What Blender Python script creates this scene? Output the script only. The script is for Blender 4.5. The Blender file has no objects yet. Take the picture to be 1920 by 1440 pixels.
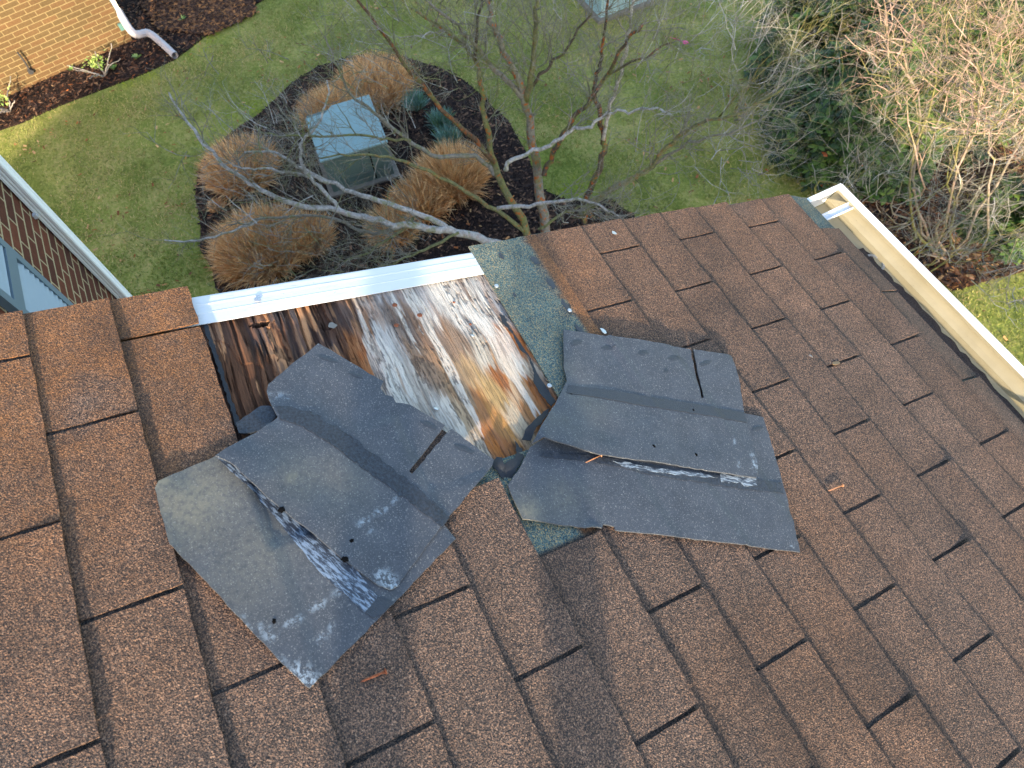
import bpy, bmesh, math, random
import numpy as np
from mathutils import Vector, Matrix, geometry
random.seed(7); rng = np.random.default_rng(7)
R_ = math.radians
scene = bpy.context.scene
COL = scene.collection

# ---------------------------------------------------------------- camera
# world: X along the shingle courses, Y down-slope (horizontal), Z up; origin on the roof plane by the rake
F = 1271.35                                   # focal length in pixels of a 1920 wide picture
W = np.array([[0.44474609737790466, 0.7854219439020447, -0.43048028863614274],
              [0.8946113398204885, -0.41276743955775896, 0.17115370725030216],
              [-0.04326036906585191, -0.46123249113442255, -0.8862240854266041]])
CAM = np.array([0.8468826, -1.30335806, 1.5645436])
SLOPE = R_(19.80965)
cam_d = bpy.data.cameras.new('camera'); cam = bpy.data.objects.new('camera', cam_d); COL.objects.link(cam)
cam_d.sensor_width = 36; cam_d.lens = F / 1920 * 36; cam_d.clip_start = 0.02; cam_d.clip_end = 500
M = Matrix(((W[0, 0], -W[0, 1], -W[0, 2], CAM[0]), (W[1, 0], -W[1, 1], -W[1, 2], CAM[1]),
            (W[2, 0], -W[2, 1], -W[2, 2], CAM[2]), (0, 0, 0, 1)))
cam.matrix_world = M
cam_d.dof.use_dof = True; cam_d.dof.focus_distance = 1.75; cam_d.dof.aperture_fstop = 7.5
scene.camera = cam

# ---------------------------------------------------------------- light
SUN_EL, SUN_AZ = 18.0, -23.0                  # azimuth: angle of the direction to the sun from +X
sv = Vector((math.cos(R_(SUN_EL)) * math.cos(R_(SUN_AZ)), math.cos(R_(SUN_EL)) * math.sin(R_(SUN_AZ)), math.sin(R_(SUN_EL))))
sun_d = bpy.data.lights.new('sun', 'SUN'); sun_d.energy = 2.7; sun_d.angle = R_(1.2); sun_d.color = (1.0, 0.82, 0.60)
sun = bpy.data.objects.new('sun', sun_d); COL.objects.link(sun)
sun.rotation_euler = sv.to_track_quat('Z', 'Y').to_euler(); sun.location = (5, -5, 10)
world = bpy.data.worlds.new('World'); scene.world = world; world.use_nodes = True
wn = world.node_tree; wn.nodes.clear()
sky = wn.nodes.new('ShaderNodeTexSky'); sky.sky_type = 'NISHITA'; sky.sun_disc = False
sky.sun_elevation = R_(SUN_EL); sky.sun_rotation = R_(90 - SUN_AZ); sky.dust_density = 1.5; sky.air_density = 1.0
bg = wn.nodes.new('ShaderNodeBackground'); bg.inputs[1].default_value = 0.15
wo = wn.nodes.new('ShaderNodeOutputWorld')
wn.links.new(sky.outputs[0], bg.inputs[0]); wn.links.new(bg.outputs[0], wo.inputs[0])
scene.view_settings.view_transform = 'Standard'; scene.view_settings.look = 'None'
scene.view_settings.exposure = 2.2; scene.view_settings.gamma = 1.0

# ---------------------------------------------------------------- geometry helpers
UN = np.array([1.0, 0, 0]); VN = np.array([0, math.cos(SLOPE), -math.sin(SLOPE)]); NN = np.array([0, math.sin(SLOPE), math.cos(SLOPE)])
GZ = -4.8
def ray(x, y):
    d = W @ np.array([(x - 960) / F, (y - 720) / F, 1.0]); return d / np.linalg.norm(d)
def roofuv(x, y, h=0.0):
    d = ray(x, y); s = (h - CAM @ NN) / (d @ NN); q = CAM + s * d
    return float(q @ UN), float(q @ VN)
def rw(u, v, h=0.0): return u * UN + v * VN + h * NN
def rwa(u, v, h): return np.outer(u, UN) + np.outer(v, VN) + np.outer(h, NN)
def gp(x, y, z=GZ):
    d = ray(x, y); return CAM + d * ((z - CAM[2]) / d[2])
def plane_y(x, y, Y):
    d = ray(x, y); return CAM + d * ((Y - CAM[1]) / d[1])

def hsh(ix, iy, s):
    h = (ix.astype(np.int64) * 374761393 + iy.astype(np.int64) * 668265263 + s * 1442695041) & 0xffffffff
    h = ((h ^ (h >> 13)) * 1274126177) & 0xffffffff
    return ((h ^ (h >> 16)) & 0xffff) / 65535.0
def vn(x, y, s=0):
    x = np.asarray(x, float); y = np.asarray(y, float)
    ix = np.floor(x); iy = np.floor(y); fx = x - ix; fy = y - iy
    fx = fx * fx * (3 - 2 * fx); fy = fy * fy * (3 - 2 * fy)
    a = hsh(ix, iy, s); b = hsh(ix + 1, iy, s); c = hsh(ix, iy + 1, s); d = hsh(ix + 1, iy + 1, s)
    return (a * (1 - fx) + b * fx) * (1 - fy) + (c * (1 - fx) + d * fx) * fy
def fbm(x, y, s=0, o=4):
    t = 0; a = .5; n = 0
    for i in range(o):
        t = t + a * vn(np.asarray(x) * 2 ** i, np.asarray(y) * 2 ** i, s + i * 17); n += a; a *= .5
    return t / n
def ss(a, b, x): t = np.clip((x - a) / (b - a), 0, 1); return t * t * (3 - 2 * t)

def lin(r, g, b, k=1.0):
    f = lambda c: (c / 255 / 12.92) if c <= 10 else (((c / 255) + .055) / 1.055) ** 2.4
    return (f(r) * k, f(g) * k, f(b) * k)

def tag(o, label=None, cat=None, group=None, kind=None):
    if label: o['label'] = label
    if cat: o['category'] = cat
    if group: o['group'] = group
    if kind: o['kind'] = kind
    return o
def empty(name, loc, label, cat, group=None, rz=0.0):
    o = bpy.data.objects.new(name, None); COL.objects.link(o); o.location = loc; o.rotation_euler = (0, 0, rz)
    o.empty_display_size = .1
    return tag(o, label, cat, group)
def root_loc(p):
    v = Vector((0, 0, 0))
    while p is not None: v += Vector(p.location); p = p.parent
    return v

class MB:
    """collects vertices, faces and per-vertex colours for ONE mesh object"""
    def __init__(s): s.v = []; s.f = []; s.c = []; s.nv = 0; s.uv = None
    def add(s, verts, faces, col=(1, 1, 1, 0)):
        verts = np.asarray(verts, float).reshape(-1, 3); b = s.nv
        s.v.append(verts); n = len(verts); s.nv += n
        for f in faces: s.f.append([i + b for i in f])
        col = np.asarray(col, float)
        if col.ndim == 1: col = np.tile(col if len(col) == 4 else np.append(col, 0), (n, 1))
        s.c.append(col); return b
    def box(s, lo, hi, col=(1, 1, 1, 0), M=None):
        x0, y0, z0 = lo; x1, y1, z1 = hi
        V = np.array([[x0, y0, z0], [x1, y0, z0], [x1, y1, z0], [x0, y1, z0], [x0, y0, z1], [x1, y0, z1], [x1, y1, z1], [x0, y1, z1]], float)
        if M is not None: V = M(V)
        s.add(V, [(3, 2, 1, 0), (4, 5, 6, 7), (0, 1, 5, 4), (1, 2, 6, 5), (2, 3, 7, 6), (3, 0, 4, 7)], col)
    def tube(s, pts, rad, n=6, col=(1, 1, 1, 0), cap=True):
        pts = np.asarray(pts, float); m = len(pts)
        rad = np.broadcast_to(np.asarray(rad, float), (m,))
        t = np.gradient(pts, axis=0); t /= np.linalg.norm(t, axis=1)[:, None] + 1e-12
        a = np.cross(t[0], [0, 0, 1.0]);
        if np.linalg.norm(a) < .1: a = np.cross(t[0], [1.0, 0, 0])
        ang = np.arange(n) * 2 * math.pi / n; V = []
        for i in range(m):
            a = a - t[i] * (a @ t[i]); a /= np.linalg.norm(a) + 1e-12; b = np.cross(t[i], a)
            V.append(pts[i] + rad[i] * (np.outer(np.cos(ang), a) + np.outer(np.sin(ang), b)))
        V = np.concatenate(V); Fc = []
        for i in range(m - 1):
            for j in range(n):
                k = (j + 1) % n; Fc.append((i * n + j, i * n + k, (i + 1) * n + k, (i + 1) * n + j))
        if cap: Fc.append(tuple(range(n))[::-1]); Fc.append(tuple((m - 1) * n + j for j in range(n)))
        col = np.asarray(col, float)
        if col.ndim == 2: col = np.repeat(col, n, axis=0)
        s.add(V, Fc, col)
    def build(s, name, mat, parent=None, smooth=False, local=False):
        V = np.concatenate(s.v)
        if parent is not None and not local: V = V - np.array(root_loc(parent))
        me = bpy.data.meshes.new(name); me.from_pydata(V.tolist(), [], s.f)
        at = me.color_attributes.new('Col', 'FLOAT_COLOR', 'POINT'); at.data.foreach_set('color', np.concatenate(s.c).ravel().astype(np.float32))
        me.materials.append(mat)
        if smooth: me.polygons.foreach_set('use_smooth', [True] * len(me.polygons))
        me.update()
        o = bpy.data.objects.new(name, me); COL.objects.link(o)
        if parent is not None: o.parent = parent
        return o
def rooted(mb, name, mat, loc, smooth=False):
    """top-level one-mesh object whose origin is at loc"""
    o = mb.build(name, mat, None, smooth)
    me = o.data; me.transform(Matrix.Translation(-Vector(loc))); o.location = loc; return o

# ---------------------------------------------------------------- node helpers
class NT:
    def __init__(s, name, rough=.8, spec=.3):
        s.m = bpy.data.materials.new(name); s.m.use_nodes = True; s.t = s.m.node_tree
        s.b = s.t.nodes['Principled BSDF']; s.b.inputs['Roughness'].default_value = rough
        s.b.inputs['Specular IOR Level'].default_value = spec
        s.co = s.t.nodes.new('ShaderNodeTexCoord').outputs['Object']
    def n(s, ty, **k):
        n = s.t.nodes.new('ShaderNode' + ty)
        for a, b in k.items(): setattr(n, a, b)
        return n
    def l(s, a, b): s.t.links.new(a, b)
    def mp(s, scale=(1, 1, 1), rot=(0, 0, 0), src=None):
        m = s.n('Mapping'); m.inputs['Scale'].default_value = scale; m.inputs['Rotation'].default_value = rot
        s.l(src or s.co, m.inputs[0]); return m.outputs[0]
    def noise(s, sc, det=2, rough=.5, dist=0, src=None, col=False):
        n = s.n('TexNoise'); n.inputs['Scale'].default_value = sc; n.inputs['Detail'].default_value = det
        n.inputs['Roughness'].default_value = rough; n.inputs['Distortion'].default_value = dist
        s.l(src or s.co, n.inputs['Vector']); return n.outputs[1 if col else 0]
    def vor(s, sc, out='Distance', src=None, feat='F1'):
        n = s.n('TexVoronoi', feature=feat); n.inputs['Scale'].default_value = sc; s.l(src or s.co, n.inputs['Vector']); return n.outputs[out]
    def ramp(s, x, stops, interp='LINEAR'):
        r = s.n('ValToRGB'); e = r.color_ramp.elements; r.color_ramp.interpolation = interp
        while len(e) < len(stops): e.new(.5)
        for el, (p, c) in zip(e, stops):
            el.position = p; el.color = (c, c, c, 1) if isinstance(c, (int, float)) else (*c[:3], 1)
        s.l(x, r.inputs[0]); return r.outputs[0]
    def mix(s, f, a, b, mode='MIX'):
        m = s.n('Mix', data_type='RGBA', blend_type=mode)
        for v, i in ((f, 0), (a, 6), (b, 7)):
            if isinstance(v, (int, float)): m.inputs[i].default_value = v if i == 0 else (v, v, v, 1)
            elif isinstance(v, tuple): m.inputs[i].default_value = (*v[:3], 1)
            else: s.l(v, m.inputs[i])
        return m.outputs[2]
    def math(s, op, a, b=0.0):
        m = s.n('Math', operation=op)
        for v, i in ((a, 0), (b, 1)):
            if isinstance(v, (int, float)): m.inputs[i].default_value = v
            else: s.l(v, m.inputs[i])
        return m.outputs[0]
    def attr(s, name='Col'):
        a = s.n('Attribute', attribute_name=name); sp = s.n('SeparateColor'); s.l(a.outputs['Color'], sp.inputs[0])
        return a.outputs['Color'], sp.outputs[0], sp.outputs[1], sp.outputs[2], a.outputs['Alpha']
    def bump(s, h, strength=.5, dist=.001, prev=None):
        b = s.n('Bump'); b.inputs['Strength'].default_value = strength; b.inputs['Distance'].default_value = dist
        s.l(h, b.inputs['Height'])
        if prev: s.l(prev, b.inputs['Normal'])
        return b.outputs[0]
    def out(s, col, bump=None, rough=None):
        if isinstance(col, tuple): s.b.inputs['Base Color'].default_value = (*col[:3], 1)
        else: s.l(col, s.b.inputs['Base Color'])
        if bump: s.l(bump, s.b.inputs['Normal'])
        if rough is not None: s.l(rough, s.b.inputs['Roughness'])
        return s.m

def plain(name, col, rough=.6, spec=.4, var=.25, sc=60, metal=0, bump=0):
    t = NT(name, rough, spec); t.b.inputs['Metallic'].default_value = metal
    f = t.ramp(t.noise(sc, 5, .6), [(.3, 1 - var), (.7, 1.0)])
    return t.out(t.mix(1.0, col, f, 'MULTIPLY'), t.bump(t.noise(sc * 2, 3), bump, .002) if bump else None)

# shingle granules: Col R = orange/fresh and painted warm highlight, G = dark stain and painted butt shade, B = teal, A = lichen/pale
def m_shingle():
    t = NT('shingle_granules', .8, .35)
    _, r, g, b, a = t.attr()
    cell = t.vor(720, 'Color'); sp = t.n('SeparateColor'); t.l(cell, sp.inputs[0]); rnd = sp.outputs[0]; rnd2 = sp.outputs[1]
    n1 = t.noise(380, 2, .65); n2 = t.noise(60, 3, .6)
    mixv = t.math('ADD', t.math('MULTIPLY', rnd, .55), t.math('MULTIPLY', n1, .55))
    brown = t.ramp(mixv, [(.22, lin(20, 20, 21)), (.42, lin(50, 44, 42)), (.60, lin(84, 69, 60)), (.80, lin(144, 112, 90)), (1, lin(196, 170, 146))])
    oran = t.ramp(mixv, [(.15, lin(38, 29, 23)), (.42, lin(88, 60, 38)), (.65, lin(134, 88, 52)), (.9, lin(176, 124, 78))])
    teal = t.ramp(mixv, [(.15, lin(32, 44, 48)), (.42, lin(56, 78, 82)), (.60, lin(84, 112, 112)), (.72, lin(140, 136, 104)), (.92, lin(188, 152, 104))])
    c = t.mix(t.math('MULTIPLY', r, t.ramp(n2, [(.3, .6), (.7, 1.1)])), brown, oran)
    tb = t.math('MULTIPLY', b, 1.0)
    c = t.mix(tb, c, teal)
    c = t.mix(1.0, c, t.ramp(t.noise(14, 4, .65), [(.32, .80), (.68, 1.10)]), 'MULTIPLY')
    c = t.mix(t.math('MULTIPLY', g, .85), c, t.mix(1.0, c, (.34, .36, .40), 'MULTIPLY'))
    c = t.mix(a, c, lin(170, 165, 150))
    hb = t.math('ADD', t.vor(480), t.math('MULTIPLY', t.noise(240, 2, .7), 1.3))
    bm = t.bump(hb, .8, .0022); bm = t.bump(t.noise(45, 2), .35, .0022, bm)
    return t.out(c, bm)
M_SH = m_shingle()

# back of a shingle: dark bituminous felt with mineral sparkle.  Col R = warm tint, painted sunlight on the left sheet, G = white scuff, B = rough tar
def m_back():
    t = NT('shingle_back', .55, .45)
    _, r, g, b, a = t.attr()
    n1 = t.noise(420, 2, .7); n2 = t.noise(18, 4, .6); n3 = t.noise(150, 3, .6)
    base = t.ramp(n2, [(.3, lin(51, 55, 61)), (.7, lin(65, 69, 75))])
    spk = t.ramp(n1, [(.58, 0.0), (.70, 1.0)])
    base = t.mix(t.math('MULTIPLY', spk, .55), base, lin(160, 160, 155))
    base = t.mix(t.ramp(n3, [(.35, .28), (.5, 0.0)]), base, lin(36, 40, 46))
    base = t.mix(t.math('MULTIPLY', r, t.ramp(n3, [(.3, .4), (.6, 1.0)])), base, lin(122, 116, 96))
    tar = t.ramp(t.noise(230, 3, .7), [(.35, lin(20, 23, 28)), (.7, lin(48, 56, 66))])
    base = t.mix(b, base, tar)
    sc = t.noise(120, 4, .75, src=t.mp((1, 1, 1)))
    base = t.mix(t.math('MULTIPLY', g, t.ramp(sc, [(.47, 0.0), (.56, 1.0)])), base, lin(140, 152, 160))
    bm = t.bump(n1, .35, .0008); bm = t.bump(t.math('MULTIPLY', t.noise(150, 3, .7), b), .8, .0025, bm)
    return t.out(base, bm)
M_BK = m_back()

def m_col(name, rough=.8, spec=.2, sc=80, var=.5, bs=.4, bd=.004, stretch=(1, 1, 1)):
    """material whose own colour comes from the Col attribute, varied by noise"""
    t = NT(name, rough, spec); c, *_ = t.attr(); src = t.mp(stretch)
    n = t.noise(sc, 4, .65, src=src)
    return t.out(t.mix(1.0, c, t.ramp(n, [(.3, 1 - var), (.7, 1.15)]), 'MULTIPLY'), t.bump(n, bs, bd))
# weathered plywood: colour attribute plus fine fibres along X
def m_wood():
    t = NT('weathered_plywood', .85, .2); c, r, g, b, a = t.attr()
    f1 = t.noise(1, 5, .75, 0.3, t.mp((26, 420, 330))); f2 = t.noise(1, 3, .6, .6, t.mp((55, 700, 300)))
    col = t.mix(1.0, c, t.ramp(f1, [(.28, .70), (.5, .97), (.75, 1.15)]), 'MULTIPLY')
    crack = t.ramp(f2, [(.30, 1.0), (.37, 0.0)])
    crack2 = t.ramp(t.noise(1, 4, .7, 1.0, t.mp((90, 480, 300))), [(.32, 1.0), (.36, 0.0)])
    col = t.mix(t.math('MULTIPLY', t.math('MAXIMUM', crack, crack2), t.ramp(a, [(0, .42), (1, .5)])), col, lin(34, 28, 26))
    h = t.math('SUBTRACT', f1, t.math('MULTIPLY', t.math('MAXIMUM', crack, crack2), .6))
    return t.out(col, t.bump(h, .9, .003))
M_WOOD = m_wood()
def m_bark():
    t = NT('lichen_bark', .9, .15); c, r, g, b, a = t.attr()
    n = t.noise(30, 4, .7); n2 = t.noise(9, 3, .7)
    col = t.mix(1.0, c, t.ramp(n, [(.3, .45), (.7, 1.25)]), 'MULTIPLY')
    col = t.mix(t.ramp(n2, [(.52, 0.0), (.62, .6)]), col, lin(112, 118, 62))
    om = t.math('MULTIPLY', a, t.ramp(t.noise(17, 5, .7), [(.55, 0.0), (.60, 1.0)]))
    col = t.mix(om, col, lin(168, 92, 42))
    return t.out(col, t.bump(n, .6, .006))
M_BARK = m_bark()
def m_brick(name, c1, c2, mortar, ax):
    """running-bond brick; ax picks the horizontal axis of the wall (0 = X, 1 = Y)"""
    t = NT(name, .9, .15)
    sp = t.n('SeparateXYZ'); t.l(t.co, sp.inputs[0]); cb = t.n('CombineXYZ'); t.l(sp.outputs[ax], cb.inputs[0]); t.l(sp.outputs[2], cb.inputs[1])
    br = t.n('TexBrick'); t.l(cb.outputs[0], br.inputs['Vector']); br.offset = .5
    br.inputs['Scale'].default_value = 1; br.inputs['Brick Width'].default_value = .203; br.inputs['Row Height'].default_value = .0677
    br.inputs['Mortar Size'].default_value = .0065; br.inputs['Mortar Smooth'].default_value = .2; br.inputs['Bias'].default_value = -.1
    br.inputs['Color1'].default_value = (*c1, 1); br.inputs['Color2'].default_value = (*c2, 1); br.inputs['Mortar'].default_value = (*mortar, 1)
    col = t.mix(1.0, br.outputs[0], t.ramp(t.noise(40, 5, .7), [(.3, .75), (.7, 1.1)]), 'MULTIPLY')
    col = t.mix(1.0, col, t.ramp(t.noise(1.2, 3, .6), [(.3, .82), (.7, 1.08)]), 'MULTIPLY')
    return t.out(col, t.bump(t.math('SUBTRACT', t.math('MULTIPLY', t.noise(60, 4), .3), br.outputs['Fac']), .7, .006))
M_BRX = m_brick('red_brick_x', lin(112, 66, 50), lin(76, 50, 43), lin(178, 160, 128), 0)
M_BRY = m_brick('red_brick_y', lin(118, 66, 50), lin(78, 50, 44), lin(176, 160, 136), 1)
M_BRF = m_brick('far_brick', lin(108, 82, 55), lin(92, 78, 52), lin(138, 120, 84), 1)
M_WHITE = plain('white_aluminium', lin(212, 214, 214), .45, .5, .06, 25)
M_DRIP = None
def m_drip():
    t = NT('white_drip_edge', .4, .5)
    g = t.noise(1, 5, .75, 0, t.mp((160, 18, 18))); n = t.noise(90, 3, .7)
    dirt = t.math('MULTIPLY', t.ramp(g, [(.57, 0.0), (.68, .5)]), t.ramp(t.noise(7, 2), [(.45, 0.0), (.6, 1.0)]))
    col = t.mix(dirt, lin(196, 200, 202), lin(120, 122, 122))
    col = t.mix(t.ramp(n, [(.70, 0.0), (.74, .7)]), col, lin(90, 84, 78))
    return t.out(col, t.bump(t.noise(14, 2), .15, .004))
M_DRIP = m_drip()
def m_gutter():
    t = NT('gutter_inside', .5, .4)
    n = t.noise(6, 4, .6); sp = t.noise(300, 2, .7)
    col = t.ramp(n, [(.3, lin(142, 134, 108)), (.7, lin(162, 154, 128))])
    col = t.mix(t.ramp(sp, [(.70, 0.0), (.74, .6)]), col, lin(110, 92, 62))
    return t.out(col)
M_GUT = m_gutter()
M_DEBRIS = plain('granule_silt', lin(80, 74, 72), .95, .1, .7, 260, bump=.8)
M_FELT = plain('torn_roofing_felt', lin(30, 34, 40), .6, .4, .4, 220, bump=.4)
M_SPOT = plain('adhesive_tar', lin(44, 50, 58), .45, .5, .35, 300, bump=.6)
M_STEEL = plain('galvanised_steel', lin(176, 182, 186), .4, .5, .25, 400, metal=.6)
M_RUST = plain('rusty_steel', lin(150, 86, 56), .85, .3, .5, 400, bump=.4)
M_COPPER = plain('copper_nail', lin(176, 124, 88), .5, .5, .25, 300, metal=.25)
M_DARK = plain('hole_dark', lin(14, 13, 13), .95, .1)
M_SHUT = plain('pale_blue_shutter', lin(150, 168, 180), .5, .4, .05, 20)
M_SHUTF = plain('grey_blue_shutter_frame', lin(112, 130, 140), .5, .4, .05, 20)
M_BOX = plain('green_utility_paint', lin(84, 104, 98), .42, .5, .1, 8)
M_BOXT = plain('skylit_utility_lid', lin(132, 160, 160), .7, .2, .12, 6)  # pale tone paints the skylight falling on the box top
M_CONC = plain('concrete_pad', lin(128, 122, 112), .9, .2, .3, 20, bump=.4)
M_FIBRE = m_col('dry_fibre', .85, .15, 12, .35, .0, .01)
M_LEAFY = m_col('leaf', .55, .3, 25, .35, .2, .004)
M_LITTER = m_col('dry_leaf_litter', .9, .1, 40, .4)
def m_ground(name, stops, sc, sc2, hb=.02):
    t = NT(name, .95, .1)
    n = t.noise(sc, 5, .7); n2 = t.noise(sc2, 5, .75)
    c = t.ramp(t.math('ADD', t.math('MULTIPLY', n, .5), t.math('MULTIPLY', n2, .5)), stops)
    return t.out(c, t.bump(n2, .9, hb))
M_LAWN = m_ground('lawn_soil', [(.33, lin(84, 96, 44)), (.46, lin(114, 124, 56)), (.54, lin(142, 142, 78)), (.68, lin(178, 158, 104))], 1.3, 28, .008)
M_MULCH = m_ground('bark_mulch', [(.32, lin(26, 21, 20)), (.5, lin(50, 40, 36)), (.66, lin(86, 66, 54))], 5, 70, .04)
M_SOIL = m_ground('leafy_soil', [(.3, lin(44, 32, 26)), (.5, lin(84, 58, 44)), (.7, lin(128, 92, 68))], 4, 40, .04)

# ---------------------------------------------------------------- sheets on the roof
def densify(poly, step=.012, jit=0.0, seed=0):
    out = []; r = random.Random(seed)
    for i, p in enumerate(poly):
        q = poly[(i + 1) % len(poly)]; L = math.dist(p, q); n = max(1, int(L / step))
        for k in range(n):
            f = k / n; a = (p[0] + (q[0] - p[0]) * f, p[1] + (q[1] - p[1]) * f)
            j = jit if k else jit * .3
            out.append((a[0] + r.uniform(-j, j), a[1] + r.uniform(-j, j)))
    return out
def inside(poly, X, Y):
    c = np.zeros(len(X), bool); n = len(poly)
    for i in range(n):
        x0, y0 = poly[i]; x1, y1 = poly[(i + 1) % n]
        if y0 == y1: continue
        c ^= ((y0 > Y) != (y1 > Y)) & (X < (x1 - x0) * (Y - y0) / (y1 - y0) + x0)
    return c
def edgedist(poly, X, Y):
    d = np.full(len(X), 1e9)
    for i in range(len(poly)):
        a = np.array(poly[i]); b = np.array(poly[(i + 1) % len(poly)]); ab = b - a; L = ab @ ab + 1e-12
        t = np.clip(((X - a[0]) * ab[0] + (Y - a[1]) * ab[1]) / L, 0, 1)
        d = np.minimum(d, np.hypot(X - a[0] - t * ab[0], Y - a[1] - t * ab[1]))
    return d
def sheet(name, mat, poly, hf, thick, parent=None, colf=None, step=.012, jit=.0, seed=0, loc=None, smooth=True):
    """a thin sheet with real thickness over a polygon in roof coordinates; hf(u,v) = height of its top above the roof plane"""
    B = densify(poly, step, jit, seed); us = [p[0] for p in B]; vs = [p[1] for p in B]
    gu, gv = np.meshgrid(np.arange(min(us), max(us), step), np.arange(min(vs), max(vs), step)); gu = gu.ravel(); gv = gv.ravel()
    k = inside(B, gu, gv); gu = gu[k]; gv = gv[k]; k = edgedist(B, gu, gv) > step * .45; gu = gu[k]; gv = gv[k]
    pts = [Vector(p) for p in B] + [Vector((a, b)) for a, b in zip(gu, gv)]
    n = len(B)
    r = geometry.delaunay_2d_cdt(pts, [(i, (i + 1) % n) for i in range(n)], [], 1, 1e-6)
    V = np.array([[p.x, p.y] for p in r[0]]); T = [list(f) for f in r[2]]
    H = hf(V[:, 0], V[:, 1]); top = rwa(V[:, 0], V[:, 1], H); bot = rwa(V[:, 0], V[:, 1], H - thick)
    T = [f if np.cross(V[f[1]] - V[f[0]], V[f[2]] - V[f[0]]) > 0 else f[::-1] for f in T]
    m = len(V); faces = T + [[i + m for i in f[::-1]] for f in T]
    ed = {}
    for f in T:
        for i in range(3):
            a, b = f[i], f[(i + 1) % 3]
            if (b, a) in ed: del ed[(b, a)]
            else: ed[(a, b)] = 1
    for a, b in ed: faces.append([a, a + m, b + m, b])
    col = colf(V[:, 0], V[:, 1]) if colf else np.zeros((m, 4))
    mb = MB(); mb.add(np.concatenate([top, bot]), faces, np.concatenate([col, col]))
    if parent is not None or loc is None: o = mb.build(name, mat, parent, False)
    else: o = rooted(mb, name, mat, loc)
    # smooth the top and bottom only: flat side walls keep the cut edge crisp
    if smooth: o.data.polygons.foreach_set('use_smooth', [i < 2 * len(T) for i in range(len(o.data.polygons))])
    if smooth:
        try:
            e = o.data.edges; k = {tuple(sorted(x)) for x in ed}; k |= {(a + m, b + m) for a, b in k}
            for x in e:
                if tuple(sorted(x.vertices)) in k: x.use_edge_sharp = True
        except Exception: pass
    return o
def pxpoly(L, h=.008): return [roofuv(x, y, h) for x, y in L]
def roof_top(u, v):
    c = np.floor(-np.asarray(v) / EXP).astype(int); t = (v - (-c * EXP - .305)) / .305; ok = np.zeros(len(c), bool)
    for k in set(c.tolist()): ok |= (c == k) & (u > REM.get(k, -1) - .015)
    d = np.clip((v + (c + 1) * EXP) / .012, 0, 1)       # ease over the butt of the course above
    return np.where(ok, .0025 + .0085 * t + .0025 + (1 - d) * .004, -.02)
def hctrl(ctrl, p=2.5, eps=1e-5):
    C = [(*roofuv(x, y, h), h) for x, y, h in ctrl]
    def f(u, v):
        u = np.asarray(u); v = np.asarray(v); s = 0; w = 0
        for a, b, h in C:
            k = 1 / ((u - a) ** 2 + (v - b) ** 2 + eps) ** (p / 2); s = s + k * h; w = w + k
        return s / w
    return f

# ================================================================ HOUSE with the damaged roof
house = empty('house', (1.5, -2.4, GZ), 'brown shingled roof with a torn patch of bare plywood and a white gutter', 'house')
EXP = .127; TAB = .1524; NC = 19
REM = {7: .46, 8: .42, 9: .6096, 10: .4572, 11: .3048, 12: .4572}
UMAX = 3.9; UEND = 11.0; BS = R_(25)  # house end and back pitch stretched out of view to shade the lawn
def rake_u(c): return -.096 + (.010 * (hsh(np.array([c]), np.array([3]), 5)[0] - .5))
def tabs(c):
    edges = [k * TAB for k in range(-3, int(UMAX / TAB) + 2) if (c + k) % 2 == 1]
    u0 = REM.get(c, rake_u(c))
    if c == -1: u0 = .052
    res = []; prev = u0
    for e in edges:
        if e <= u0 + .01: continue
        res.append((prev + (.0035 if prev != u0 else 0), e - .0035, prev == u0)); prev = e
    return u0, res
def sh_h(c, u, v):
    vb = -c * EXP; t = (v - (vb - .305)) / .305
    h = .0025 + .0085 * np.clip(t, 0, 1)
    if c == -1: h = h - ss(.0, .12, v) * .024
    if c == 0: h = h - ss(-.05, .06, v) * .001
    return h
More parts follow.
